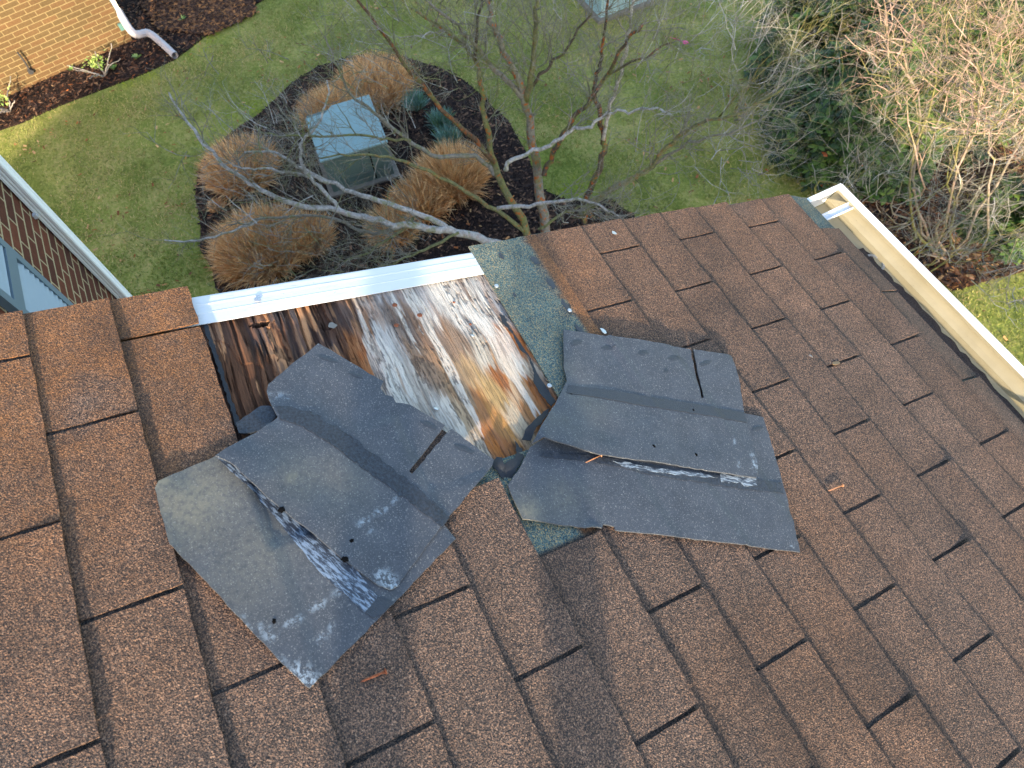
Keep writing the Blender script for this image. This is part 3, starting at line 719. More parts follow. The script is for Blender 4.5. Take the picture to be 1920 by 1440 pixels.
# small tarred scrap poking out behind
SC, hSC = torn('shingle_scrap', [(442, 792), (465, 778), (489, 761), (512, 762), (522, 776), (500, 800), (470, 812), (448, 812)], [(442, 792, .010), (489, 761, .012), (520, 780, .013), (450, 810, .011)],
    'small crinkled tarry scrap poking out behind the left pile onto the rotten wood', tarc, 13, .006, .0012); SC['group'] = GRP
del SC['group']

# right pile, lower sheet
RL, hRL = torn('torn_shingle', [(952, 909), (975, 877), (994, 838), (1060, 800), (1200, 790), (1396, 776), (1430, 784), (1474, 932), (1499, 1036), (1380, 1021), (1259, 1007), (1153, 995), (1151, 988), (1130, 984), (1127, 992), (1050, 984), (980, 973), (965, 941)],
    [(952, 909, .012), (994, 838, .014), (980, 973, .016), (1130, 990, .013), (1260, 1007, .013), (1499, 1036, .015), (1474, 932, .013), (1431, 785, .014), (1200, 900, .0125), (1350, 950, .0125), (1150, 820, .0115), (1300, 830, .0115)],
    'torn dark sheet at the bottom of the right pile, its lower edge notched',
    backcol([(990, 960, .03, .6), (1060, 940, .05, .25)], None, [(1482, 1030, 1483, 1018, .003, 1.0), (1383, 996, 1388, 1000, .004, .5)]), 14)
band(RL, hRL, [(1020, 848), (1107, 852), (1250, 879), (1420, 898), (1465, 904), (1470, 926), (1400, 918), (1240, 893), (1110, 866), (1010, 856)], M_BK, 'seal_strip', seed=6, colf=lambda u, v: np.tile([0, 0, .75, 0], (len(u), 1)), h0=.012)
band(RL, hRL, [(1150, 864), (1250, 880), (1330, 890), (1345, 896), (1290, 892), (1230, 886), (1170, 876)], M_PALE2, 'scraped_tar', seed=7, lift=.0016, h0=.012, jit=.002)
band(RL, hRL, [(1350, 888), (1418, 897), (1420, 912), (1396, 912), (1388, 904), (1352, 904)], M_PALE2, 'scraped_tar', seed=8, lift=.0016, h0=.012, jit=.002)
# right pile, upper sheet
RU, hRU = torn('torn_shingle', [(1055, 620), (1098, 625), (1200, 641), (1293, 656), (1314, 749), (1318, 747), (1299, 657), (1369, 670), (1383, 712), (1396, 780), (1421, 863), (1419, 896), (1355, 886), (1227, 865), (1126, 852), (1057, 831), (1020, 819), (997, 831),
      (1020, 790), (1043, 753), (1062, 716), (1057, 690), (1056, 655)],
    [(1055, 620, .012), (1200, 641, .013), (1369, 670, .014), (1396, 780, .020), (1420, 895, .024), (1355, 886, .024), (1227, 865, .027), (1126, 852, .031), (1057, 831, .038), (1020, 819, .042), (997, 831, .026), (1043, 753, .020),
     (1062, 716, .014), (1200, 750, .020), (1300, 800, .021), (1150, 800, .024), (1100, 700, .016), (1310, 720, .016)],
    'torn dark sheet on top of the right pile, with a row of tar spots', 
    backcol([(1100, 760, .05, .25), (1060, 690, .03, .3)], None, [(1405, 850, 1409, 893, .004, 1.0), (1378, 880, 1380, 868, .003, .9), (1418, 880, 1416, 893, .006, 1.0), (1370, 810, 1372, 840, .002, .7), (1395, 730, 1396, 770, .002, .6)]), 15, under=hRL)
band(RU, hRU, [(1066, 722), (1120, 728), (1181, 737), (1290, 755), (1396, 773), (1401, 792), (1290, 773), (1181, 756), (1110, 743), (1062, 736)], M_SPOT, 'seal_strip', jit=.0006, seed=9)
for i, (x, y, a) in enumerate(((1080, 643, .0165), (1140, 652, .0165), (1204, 664, .015), (1262, 674, .0165), (1321, 683, .0155), (1247, 698, .006))):
    spot(x, y, .006 if a > .01 else .004, a, -.05, .016, M_SPOT, RU, seed=i + 9, hf=hRU)
spot(1418, 805, .005, .013, -.05, .013, M_SPOT, RL, seed=3, hf=hRL)
for x, y in ((1071, 736), (1224, 839), (1304, 854)): spot(x, y, .0035, .003, 0, .02, M_DARK, RU, 'nail_hole', hf=hRU)
spot(1301, 768, .0045, .0035, 0, .02, M_WHITE, RU, 'nail_hole', hf=hRU); spot(1300, 769, .0028, .0025, 0, .021, M_DARK, RU, 'nail_hole', hf=lambda u, v: hRU(u, v) + .0008)

# loose nails
def loose_nail(tip, head, h, r, mat, label):
    a = rw(*roofuv(*tip, h), h + r); b = rw(*roofuv(*head, h), h + r * 1.9); L = np.linalg.norm(b - a)
    mb = MB(); d = (b - a) / L
    mb.tube([a, a + d * .003, a + d * .006, a + (b - a) * .5 + NN * .0004, b - d * .001], [.0003, r * .8, r, r * 1.04, r], 10)
    mb.tube([b - d * .0006, b - d * .0001, b + d * .0011, b + d * .0014], [r * 2.2, r * 2.6, r * 2.6, r * 2.0], 16)
    o = rooted(mb, 'nail', mat, tuple(a), True); tag(o, label, 'nail', 'loose nails lying on the roof'); return o
loose_nail((1097, 868), (1125, 855), .0145, .0014, M_COPPER, 'orange copper nail lying on the right pile of dark torn sheets')
loose_nail((1552, 921), (1578, 911), .0105, .0014, M_COPPER, 'small bright copper nail lying on brown shingles near the right edge')
loose_nail((676, 1279), (722, 1260), .0105, .0017, M_RUST, 'long dull rusty nail lying on brown shingles below the left pile')

# small bits on the shingles
def flake(x, y, lx, ly, h, mat, name, label, cat, seed):
    u, v = roofuv(x, y, h); r = random.Random(seed); n = 9; top = []; 
    for i in range(n):
        a = i * 2 * math.pi / n; q = r.uniform(.65, 1.1); top.append((u + lx * q * math.cos(a), v + ly * q * math.sin(a)))
    o = sheet(name, mat, top, lambda a, b: h + .0015 + .25 * (a - u), .0008, None, None, .004, 0, 0, loc=tuple(rw(u, v, h)))
    tag(o, label, cat); return o
flake(1151, 437, .010, .006, .012, M_STEEL, 'metal_flake', 'small grey flake of metal on the brown shingles beside the roof edge', 'flake', 3)
flake(1131, 621, .010, .005, .014, M_STEEL, 'metal_flake', 'crumpled silver flake just above the right pile of torn sheets', 'flake', 5)
flake(623, 611, .012, .010, -.001, plain('grey_chip', lin(120, 112, 104)), 'wood_chip', 'grey curled chip lying on the rotten dark wood', 'chip', 7)
flake(1750, 1400, .007, .006, .0095, plain('pale_lichen', lin(150, 150, 142), bump=.6), 'lichen_patch', 'pale grey lichen spot on shingles at the lower right', 'lichen', 9)
flake(1515, 664, .016, .0035, .0095, plain('pale_lichen_smear', lin(140, 132, 124), bump=.6), 'lichen_patch', 'long pale smear of lichen on shingles left of the gutter', 'lichen', 11)
flake(1567, 681, .007, .014, .0095, plain('tan_lichen', lin(150, 116, 78), bump=.6), 'lichen_patch', 'tan lichen crust along a slot left of the gutter', 'lichen', 12)
def moss(x, y, h, label):
    u, v = roofuv(x, y, h); mb = MB(); r = random.Random(5)
    for i in range(60):
        a, b = u + r.gauss(0, .006), v + r.gauss(0, .003); p = rw(a, b, h); d = np.array([r.uniform(-1, 1), r.uniform(-1, 1), r.uniform(.5, 1.5)]) * .004
        s = np.array([r.uniform(-1, 1), r.uniform(-1, 1), 0]) * .0012; c = lin(*r.choice([(150, 160, 30), (120, 130, 30), (150, 110, 40)])); mb.add([p - s, p + s, p + d], [(0, 1, 2)], (*c, 0))
    o = rooted(mb, 'moss_tuft', M_LITTER, tuple(rw(u, v, h))); tag(o, label, 'moss')
moss(1652, 554, .010, 'tiny yellow green moss tuft on the shingles beside the gutter')

# ================================================================ ADJOINING WING (brick wall at the left)
YW = -2.56; XC = -2.56
wing = empty('brick_wing', (-1.3, -3.7, GZ), 'red brick wall at the left with pale blue shutter and white corner downspout', 'building')
mb = MB(); mb.box((XC, -5.5, GZ), (.15, YW, 1.0)); mb.build('wall', M_BRX, wing)
mb = MB(); mb.box((XC - .12, -5.6, 1.0), (.12, YW + .12, 1.05)); mb.build('soffit', M_WHITE, wing)
mb = MB(); V = [(XC - .12, -5.6, 1.052), (.12, -5.6, 1.052), (.12, YW + .12, 1.052), (XC - .12, YW + .12, 1.052), (XC - .12, -3.75, 1.5), (.12, -3.75, 1.5)]
mb.add(V, [(0, 1, 5, 4), (2, 3, 4, 5), (3, 0, 4), (1, 2, 5), (3, 2, 1, 0)], (.3, .3, 0, 0)); mb.build('roof', M_SH, wing)
# downspout with rounded edges and pressed ribs
sx0, sx1 = XC + .02, XC + .105; sy0, sy1 = YW + .008, YW + .062
ring = [(sx0, sy0), (sx1, sy0), (sx1, sy0 + .010), (sx1 - .004, sy0 + .014), (sx1 - .004, sy0 + .020), (sx1, sy0 + .024), (sx1 - .003, sy0 + .032), (sx1, sy0 + .038), (sx1, sy1 - .006), (sx1 - .006, sy1), (sx0 + .050, sy1), (sx0 + .045, sy1 - .004), (sx0 + .03, sy1 - .004), (sx0 + .025, sy1), (sx0 + .006, sy1), (sx0, sy1 - .006)]
mb = MB(); n = len(ring); V = [(x, y, z) for z in (GZ + .1, .95) for x, y in ring]; mb.add(V, [(i, (i + 1) % n, (i + 1) % n + n, i + n) for i in range(n)] + [tuple(range(n))[::-1], tuple(range(n, 2 * n))])
ds = mb.build('downspout', plain('white_downspout', lin(244, 244, 240), .5, .4, .04), wing)
q = plane_y(82, 422, YW + .04); mb = MB(); mb.box((sx1, YW + .001, q[2] - .012), (sx1 + .022, YW + .02, q[2] + .012)); mb.tube([(sx1 + .012, YW + .02, q[2]), (sx1 + .012, YW + .026, q[2])], .005, 8); mb.build('strap', M_WHITE, ds)
# louvred shutter and window beyond
xa = plane_y(138, 569, YW + .03)[0]; xb = plane_y(52, 576, YW + .03)[0]; zt = -.9
pa = plane_y(0, 452, YW + .03); pb = plane_y(2, 528, YW + .03); xa = (xa + pa[0]) / 2; xb = xa + .40
zm = plane_y(22, 505, YW + .03)[2]; z0, z1 = zm - 1.25, zm + .75
yf = YW + .036
mb = MB()
for lo, hi in (((xa, YW + .001, z0), (xa + .045, yf, z1)), ((xb - .045, YW + .001, z0), (xb, yf, z1)), ((xa + .045, YW + .001, z1 - .05), (xb - .045, yf, z1)), ((xa + .045, YW + .001, z0), (xb - .045, yf, z0 + .07)), ((xa + .045, YW + .001, zm - .04), (xb - .045, yf, zm + .03))): mb.box(lo, hi)
sh = mb.build('shutter', M_SHUTF, wing)
mb = MB(); z = z0 + .07
while z < z1 - .05:
    if not (zm - .06 < z < zm + .03):
        mb.add([(xa + .045, yf - .003, z), (xb - .045, yf - .003, z), (xb - .045, yf - .018, z + .034), (xa + .045, yf - .018, z + .034), (xa + .045, yf - .008, z - .004), (xb - .045, yf - .008, z - .004)], [(0, 1, 2, 3), (0, 4, 5, 1)])
    z += .034
mb.build('louvres', M_SHUT, sh)
mb = MB(); wx0 = xb + .14; wx1 = min(wx0 + .9, .05)
mb.box((wx0, YW + .001, z0), (wx0 + .06, YW + .03, z1)); mb.box((wx1 - .06, YW + .001, z0), (wx1, YW + .03, z1)); mb.box((wx0 + .06, YW + .001, z1 - .06), (wx1 - .06, YW + .03, z1)); mb.box((wx0 + .06, YW + .001, z0), (wx1 - .06, YW + .03, z0 + .06))
wf = mb.build('window', M_WHITE, wing); mb = MB(); mb.box((wx0 + .06, YW + .002, z0 + .06), (wx1 - .06, YW + .008, z1 - .06)); mb.build('pane', plain('window_glass', (.03, .04, .05), .05, .8, 0), wf)

# ================================================================ FAR BRICK BUILDING
fc = gp(250, 78); fl = gp(0, 191); fd = (fl - fc); fd /= np.linalg.norm(fd); ang = math.atan2(fd[1], fd[0]) + math.pi / 2
far = empty('brick_building', tuple(fc), 'sunlit yellow brick building at the top left beyond the lawn', 'building', rz=ang)   # local -Y runs along the wall
mb = MB(); mb.box((-6, -8, 0), (0, 0, 6.0)); mb.build('wall', M_BRF, far, local=True)
mb = MB(); mb.add([(-6.4, -8.4, 6), (.4, -8.4, 6), (.4, .4, 6), (-6.4, .4, 6), (-3, -8.4, 7.6), (-3, .4, 7.6)], [(0, 3, 2, 1), (1, 2, 5, 4), (3, 0, 4, 5), (2, 3, 5), (0, 1, 4)], (.3, .3, 0, 0)); mb.build('roof', M_SH, far, local=True)
mb = MB(); ZB = .42; mb.box((-.115, .006, ZB), (-.02, .075, 5.9)); fds = mb.build('downspout', plain('cream_downspout', lin(214, 210, 190), .5, .4, .08), far, local=True)
dm = plain('grey_downspout_extension', lin(176, 168, 168), .55, .4, .12, 12)
def spout_path():
    inv = np.array([[math.cos(-ang), -math.sin(-ang)], [math.sin(-ang), math.cos(-ang)]])
    out = []
    for x, y, z in ((238, 50, ZB + .02), (250, 62, .22), (278, 62, .13), (300, 78, .09), (328, 104, .07)):
        p = gp(x, y, GZ + z) - fc; q = inv @ p[:2]; out.append((q[0], q[1], z))
    return out
mb = MB(); sp = spout_path(); sp[0] = (-.068, .04, ZB + .03)
def smooth_path(P, k=6):
    P = np.array(P, float); P = np.vstack([2 * P[0] - P[1], P, 2 * P[-1] - P[-2]]); out = []
    for i in range(1, len(P) - 2):
        for j in range(k):
            t = j / k; a, b, c, d = P[i - 1:i + 3]
            out.append(.5 * ((2 * b) + (c - a) * t + (2 * a - 5 * b + 4 * c - d) * t * t + (3 * b - a - 3 * c + d) * t ** 3))
    out.append(P[-2]); return np.array(out)
pth = smooth_path(sp, 8); mb.tube(pth, .052 + .003 * (np.arange(len(pth)) % 2), 8, cap=False); mb.tube(pth[::-1], .046, 8, cap=False); mb.build('spout_extension', dm, fds, local=True)
# hose bib and small hook on the wall
inv = np.array([[math.cos(-ang), -math.sin(-ang)], [math.sin(-ang), math.cos(-ang)]])
def onfar(x, y):                        # pixel -> far wall plane, local (y, z)
    nrm = np.array([math.cos(ang), math.sin(ang), 0]); d = ray(x, y); t = ((fc - CAM) @ nrm) / (d @ nrm); p = CAM + t * d - fc; q = inv @ p[:2]; return q[1], p[2]
y1, zz1 = onfar(56, 132); y2, zz2 = onfar(44, 112)
mb = MB(); mb.tube([(0, y1, zz1), (.05, y1, zz1)], .035, 10); mb.tube([(.04, y1, zz1), (.06, y2, zz2), (.06, y2, zz2 + .15)], .012, 6); mb.build('hose_tap', plain('dark_metal', lin(60, 60, 60)), far, local=True)
y1, zz1 = onfar(229, 48); mb = MB(); mb.box((.0, y1 - .05, zz1 - .05), (.03, y1 + .05, zz1 + .05)); mb.build('junction_box', plain('teal_box', lin(90, 130, 124)), far, local=True)

# ================================================================ GROUND
def ground_poly(name, P, z, mat, label=None):
    mb = MB(); V = [(p[0], p[1], z) for p in P]; n = len(V); V += [(p[0], p[1], z - .06) for p in P]
    area = sum(P[i][0] * P[(i + 1) % n][1] - P[(i + 1) % n][0] * P[i][1] for i in range(n))
    top = tuple(range(n)) if area > 0 else tuple(range(n))[::-1]
    mb.add(V, [top] + [(i, (i + 1) % n, (i + 1) % n + n, i + n) for i in range(n)])
    bm = None; o = mb.build(name, mat); o['kind'] = 'structure'; return o
mb = MB(); S = 160; N = 120
gx, gy = np.meshgrid(np.linspace(-1, 1, N), np.linspace(-1, 1, N)); gx = np.sign(gx) * np.abs(gx) ** 3 * S - 6; gy = np.sign(gy) * np.abs(gy) ** 3 * S + 1
gzv = GZ + (fbm(gx * .25, gy * .25, 91, 3) - .5) * .0
idx = np.arange(N * N).reshape(N, N)
mb.add(np.stack([gx.ravel(), gy.ravel(), gzv.ravel()], 1), []); mb.f = np.stack([idx[:-1, :-1].ravel(), idx[:-1, 1:].ravel(), idx[1:, 1:].ravel(), idx[1:, :-1].ravel()], 1).tolist()
g = mb.build('ground', M_LAWN); g['kind'] = 'structure'
def wob(P, amp=.03, step=.12, seed=0):
    D = densify([tuple(p[:2]) for p in P], step); r = random.Random(seed); D = np.array(D)
    k = np.arange(len(D)); D[:, 0] += (vn(k * .37, k * 0, seed) - .5) * 2 * amp; D[:, 1] += (vn(k * .41, k * 0, seed + 5) - .5) * 2 * amp
    return [tuple(p) for p in D]
BED = [gp(x, y) for x, y in ((470, 610), (410, 540), (378, 470), (368, 400), (372, 330), (398, 278), (445, 245), (500, 205), (540, 165), (600, 125), (680, 103), (760, 108), (850, 138), (915, 185), (955, 235), (985, 290), (1005, 350), (1060, 374), (1150, 380), (1190, 400), (1200, 430))]
BED += [np.array([-2.6, 1.6, GZ]), np.array([-2.6, -2.0, GZ])]
bedp = wob(BED, .04, .12, 3); bed = ground_poly('mulch_bed', bedp, GZ + .02, M_MULCH)
STR = [gp(x, y) for x, y in ((-60, 268), (0, 246), (100, 205), (200, 165), (270, 138), (330, 112), (380, 75), (430, 35), (500, 0))] + [gp(560, -80), gp(300, -120)]
STR += [fc + np.array([-3, .5, 0]), fc + np.array([-.3, -.3, 0]), fl + np.array([-.3, 0, 0])]
strp = wob(STR, .03, .12, 5); ground_poly('mulch_strip', strp, GZ + .02, M_MULCH)
SOIL = [gp(x, y) for x, y in ((1560, 300), (1600, 380), (1700, 480), (1780, 540), (1850, 520), (1960, 500), (2050, 300), (1900, 150), (1700, 120), (1560, 200))]
soilp = wob(SOIL, .08, .15, 9); ground_poly('soil_patch', soilp, GZ + .012, M_SOIL)

def scatter_blades(name, n, sampler, col, h, w, mat, label, cat):
    P = sampler(n); n = len(P); a = rng.uniform(0, 2 * math.pi, n); hh = h * rng.uniform(.5, 1.3, n); lean = rng.uniform(.55, 1.45, n); la = rng.uniform(0, 2 * math.pi, n)
    s = np.stack([np.cos(a) * w, np.sin(a) * w, 0 * a], 1); tip = np.stack([np.cos(la) * hh * np.sin(lean), np.sin(la) * hh * np.sin(lean), hh * np.cos(lean)], 1)
    V = np.stack([P - s, P + s, P + tip], 1).reshape(-1, 3); me = bpy.data.meshes.new(name)
    me.vertices.add(3 * n); me.vertices.foreach_set('co', V.ravel()); me.loops.add(3 * n); me.loops.foreach_set('vertex_index', np.arange(3 * n))
    me.polygons.add(n); me.polygons.foreach_set('loop_start', np.arange(0, 3 * n, 3)); me.polygons.foreach_set('loop_total', np.full(n, 3))
    c = col(P); at = me.color_attributes.new('Col', 'FLOAT_COLOR', 'POINT'); at.data.foreach_set('color', np.repeat(c, 3, axis=0).ravel().astype(np.float32))
    me.materials.append(mat); me.update(calc_edges=True); o = bpy.data.objects.new(name, me); COL.objects.link(o); tag(o, label, cat, kind='stuff'); return o
VIEW = [tuple(gp(x, y)[:2]) for x, y in ((-60, 640), (-60, -40), (1980, -40), (1980, 860), (1500, 420), (900, 520), (300, 640))]
def lawn_sampler(n):
    x = rng.uniform(-13, 2, n * 3); y = rng.uniform(-6, 10, n * 3); k = inside(VIEW, x, y) & ~inside(bedp, x, y) & ~inside(strp, x, y)
    k &= ~inside(soilp, x, y) | (rng.random(len(x)) < .15); k &= rng.random(len(x)) < .35 + .65 * ss(.35, .6, fbm(x * 2, y * 2, 88))
    x = x[k][:n]; y = y[k][:n]; return np.stack([x, y, np.full(len(x), GZ)], 1)
GPAL = np.array([lin(100, 118, 48), lin(120, 132, 58), (lin(146, 144, 80)), lin(190, 168, 114), lin(80, 98, 42), lin(205, 172, 124)])
BRT = [tuple(gp(x, y)[:2]) for x, y in ((440, 215), (395, 262), (205 + 370, 55))]
def lawn_col(P):
    x, y = P[:, 0], P[:, 1]; d = fbm(x * 1.1, y * 1.1, 66); k = (rng.random(len(x)) * .75 + d * 1.2 - .35)
    i = np.clip((k * 6), 0, 5).astype(int); mp = np.array([4, 0, 0, 1, 2, 3]); c = GPAL[mp[i]] * rng.uniform(.75, 1.2, len(x))[:, None]
    dry = ss(-6.2, -8.5, x) * .5 + ss(1.0, 4.0, y) * .35                      # paler winter grass further out
    c = c * (1 - dry[:, None] * .6) + np.array(lin(166, 160, 98)) * dry[:, None] * .6
    br = np.zeros(len(x))
    for px, py, r in ((430, 222, .30), (395, 250, .25), (470, 205, .25), (370, 92, .25), (400, 70, .25), (280, 140, .18), (1075, 355, .22), (240, 155, .15), (770, 98, .12), (1010, 300, .12)):
        q = gp(px, py); br = np.maximum(br, np.exp(-((x - q[0]) ** 2 + (y - q[1]) ** 2) / r ** 2))
    br = (br * (.4 + .8 * rng.random(len(x))))[:, None]; c = c * (1 - br) + np.array(lin(150, 170, 40)) * br
    return np.concatenate([c, np.zeros((len(x), 1))], 1)
scatter_blades('lawn_grass', 230000, lawn_sampler, lawn_col, .05, .0045, M_LITTER, 'short winter lawn, green with straw coloured patches', 'grass')
def poly_sampler(poly, z):
    a = np.array(poly)
    def f(n):
        x = rng.uniform(a[:, 0].min(), a[:, 0].max(), n * 2); y = rng.uniform(a[:, 1].min(), a[:, 1].max(), n * 2); k = inside(poly, x, y); x = x[k][:n]; y = y[k][:n]
        return np.stack([x, y, np.full(len(x), z)], 1)
    return f
CH = np.array([lin(40, 32, 30), lin(58, 46, 42), lin(86, 66, 54), lin(30, 25, 24), lin(120, 92, 72), lin(46, 38, 36)])
pal = lambda A: (lambda P: np.concatenate([A[rng.integers(0, len(A), len(P))] * rng.uniform(.7, 1.3, len(P))[:, None], np.zeros((len(P), 1))], 1))
def chips(name, n, samp, col, size, mat, label, cat):
    P = samp(n); n = len(P); a = rng.uniform(0, 2 * math.pi, n); L = size * rng.uniform(.5, 1.6, n); w = L * rng.uniform(.2, .5, n)
    t = rng.uniform(-.35, .35, n); d = np.stack([np.cos(a) * L, np.sin(a) * L, np.sin(t) * L], 1); e = np.stack([-np.sin(a) * w, np.cos(a) * w, rng.uniform(-.3, .3, n) * w], 1)
    P = P + np.stack([0 * L, 0 * L, .25 * L], 1); V = np.stack([P - d - e * .6, P + d - e, P + d * .8 + e, P - d + e], 1).reshape(-1, 3)
    mb = MB(); mb.v = [V]; mb.nv = len(V); mb.f = np.arange(4 * n).reshape(-1, 4).tolist(); mb.c = [np.repeat(col(P), 4, axis=0)]
    o = mb.build(name, mat); tag(o, label, cat, kind='stuff'); return o
chips('mulch_chips', 26000, poly_sampler(bedp, GZ + .02), pal(CH), .022, M_LITTER, 'dark bark mulch chips covering the round bed', 'mulch')
chips('wall_mulch_chips', 14000, poly_sampler(strp, GZ + .02), pal(np.vstack([CH, [lin(104, 68, 48)]])), .022, M_LITTER, 'dark mulch chips along the brick building', 'mulch')
LT = np.array([lin(158, 96, 56), lin(132, 84, 54), lin(178, 128, 84), lin(110, 76, 54), lin(190, 152, 108)])
def litter_sampler(n):
    x = rng.uniform(-13, 1, n * 4); y = rng.uniform(-6, 9, n * 4); k = inside(VIEW, x, y)
    den = .10 + .8 * inside(strp, x, y) * ss(-4.2, -1.5, y) + .8 * ss(.60, .72, fbm(x * 1.3, y * 1.3, 45)); k &= rng.random(len(x)) < den
    x = x[k][:n]; y = y[k][:n]; return np.stack([x, y, np.full(len(x), GZ + .03)], 1)
chips('leaf_litter', 3200, litter_sampler, pal(LT), .020, M_LITTER, 'scattered dry orange and brown fallen leaves', 'leaves')
soils = poly_sampler(soilp, GZ + .02)
chips('soil_litter', 7000, soils, pal(np.vstack([LT * .55, CH, CH])), .03, M_LITTER, 'brown leaf litter under the bare shrub at the right', 'leaves')
BK2 = [gp(x, y)[:2] for x, y in ((265, 10), (480, -40), (480, 30), (400, 70), (300, 60))]
chips('hedge_litter', 5000, poly_sampler([tuple(p) for p in BK2], GZ + .04), pal(np.array([lin(116, 84, 62), lin(84, 62, 50), lin(58, 44, 38), lin(150, 104, 66), lin(70, 50, 40)])), .030, M_LITTER, 'heap of russet leaves beside the brick building', 'leaves')

# ================================================================ PLANTS
def straw_clump(r, h, n, seed, pal_, spread=1.0):
    mb = MB(); rr = np.random.default_rng(seed); V = []; C = []; k = 0
    for i in range(n):
        a = rr.uniform(0, 2 * math.pi); q = math.sqrt(rr.random()); lean = q * .85 * spread * rr.uniform(.75, 1.15)
        b = np.array([math.cos(a) * q * r * .62, math.sin(a) * q * r * .62, 0]); L = h * rr.uniform(.7, 1.1) * (1 - .12 * q)
        d = np.array([math.cos(a) * math.sin(lean), math.sin(a) * math.sin(lean), math.cos(lean)]); d += rr.normal(0, .20, 3); d /= np.linalg.norm(d)
        s = np.cross(d, rr.normal(0, 1, 3)); s /= np.linalg.norm(s) + 1e-9; w = rr.uniform(.0035, .0075)
        m = b + d * L * .55; t = m + (d + np.array([0, 0, -.1 * lean]) + rr.normal(0, .22, 3)) * L * .45
        V += [b - s * w, b + s * w, m + s * w, m - s * w, t]; c = np.array(pal_[rr.integers(len(pal_))]) * rr.uniform(.75, 1.2)
        C += [np.append(c * 1.0, 0)] * 2 + [np.append(c, 0)] * 3; mb.f += [[k, k + 1, k + 2, k + 3], [k + 3, k + 2, k + 4]]; k += 5
    mb.v = [np.array(V)]; mb.c = [np.array(C)]; mb.nv = k; return mb
TAN = [lin(238, 200, 146), lin(228, 180, 122), lin(214, 160, 104), lin(244, 214, 166), lin(192, 144, 96)]
GG = 'tan ornamental grass mounds in the mulch bed'
def mound(x, y, r, h, n, seed, label, sx=1.0, rz=0.0):
    p = gp(x, y, GZ + h * .5); mb = straw_clump(r, h, n, seed, TAN); V = mb.v[0]; V[:, 0] *= sx
    o = mb.build('ornamental_grass', M_FIBRE); o.location = (p[0], p[1], GZ + .01); o.rotation_euler = (0, 0, rz); tag(o, label, 'ornamental grass', GG)
mound(700, 152, .51, .42, 7600, 1, 'large round tan grass mound behind the utility box')
mound(622, 205, .44, .38, 4800, 2, 'tan grass mound against the far left side of the utility box')
mound(448, 308, .48, .40, 6000, 3, 'tan grass mound at the left edge of the bed')
mound(485, 455, .56, .46, 8500, 4, 'shaggy tan grass mound nearest the white metal roof edging')
mound(572, 440, .34, .30, 2600, 5, 'sparse tan grass mound under the silver branches')
mound(845, 322, .42, .42, 6000, 6, 'dense tan grass mound right of the utility box')
mound(788, 370, .36, .34, 3400, 7, 'tan grass mound between the box and the tree')
mound(735, 420, .34, .28, 2600, 8, 'low tan grass mound just above the roof edge')
mound(405, 385, .10, .12, 300, 9, 'tiny tan grass tuft at the left rim of the bed')
TL = [lin(116, 156, 144), lin(140, 176, 166), lin(92, 128, 116), lin(104, 136, 84)]
def tuft(x, y, r, h, seed, label):
    p = gp(x, y, GZ + h * .5); o = straw_clump(r, h, 420, seed, TL, .6).build('blue_green_plant', M_FIBRE); o.location = (p[0], p[1], GZ + .01); tag(o, label, 'plant', 'blue green tufts beside the utility box')
tuft(778, 188, .13, .26, 21, 'blue green spiky tuft nearest the big tan mound'); tuft(826, 222, .13, .27, 22, 'middle one of three blue green spiky tufts'); tuft(840, 256, .14, .28, 23, 'blue green spiky tuft touching the tan mound right of the box')

# bare trees -------------------------------------------------------
SIL = lin(176, 172, 168); GRY = lin(132, 128, 118); MOS = lin(118, 118, 84); DRK = lin(92, 82, 70); ORB = lin(104, 84, 66)
def crook(P, amp, r):
    P = smooth_path(P, 4); n = len(P); 
    P[1:-1] += np.array([[r.gauss(0, amp) for _ in range(3)] for _ in range(n - 2)]); return P
def grow(mb, p, d, L, rad, depth, r, col, up=.12, spread=.75, n=4, kink=.28, kids=(2, 4)):
    seg = 4; pts = [p]; q = np.array(p); dd = np.array(d) / (np.linalg.norm(d) + 1e-9)
    for i in range(seg):
        dd = dd + np.array([r.gauss(0, kink), r.gauss(0, kink), r.gauss(0, kink) + up]) * .55; dd /= np.linalg.norm(dd); q = q + dd * L / seg; pts.append(q)
    rads = np.linspace(rad, rad * .5, seg + 1); c = np.array(col) * r.uniform(.8, 1.2)
    mb.tube(pts, rads, n, (*c, 0), cap=False)
    if depth > 0:
        for k in range(r.randint(*kids)):
            i = r.randint(1, seg); t = pts[i] - pts[i - 1]; t /= np.linalg.norm(t); s = np.array([r.gauss(0, 1) for _ in range(3)]); s -= t * (s @ t); s /= np.linalg.norm(s) + 1e-9
            grow(mb, pts[i], t * .75 + s * spread, L * r.uniform(.5, .8), rads[i] * .68, depth - 1, r, col, up, spread, max(3, n - 1), kink, kids)
def limb(mb, tw, L, r0, r1, col, ora, r, twigs=6, tl=.42, td=3, amp=.010, tcol=None):
    twigs = int(twigs * 1.5)
    P = crook([gp(x, y, z) for x, y, z in L], amp, r); m = len(P); rad = 1.2 * np.linspace(r0, r1, m) * (1 + .10 * vn(np.arange(m) * .9, np.zeros(m), int(L[0][0])))
    mb.tube(P, rad, 8, (*col, ora))
    for k in range(twigs):
        i = int(m * r.uniform(.3, .999)); i = min(max(i, 1), m - 1); t = P[i] - P[i - 1]; t /= np.linalg.norm(t); s = np.array([r.gauss(0, 1), r.gauss(0, 1), r.gauss(.3, 1)]); s -= t * (s @ t); s /= np.linalg.norm(s)
        grow(tw, P[i], t * .8 + s * .7, tl * r.uniform(.6, 1.3), min(rad[i] * .5, .006), td, r, tcol or GRY)
tb = gp(1022, 450, GZ)
tree = empty('bare_tree', tuple(tb), 'bare many stemmed tree with silver branches and orange lichen spots', 'tree')
mb = MB(); tw = MB(); r = random.Random(3)
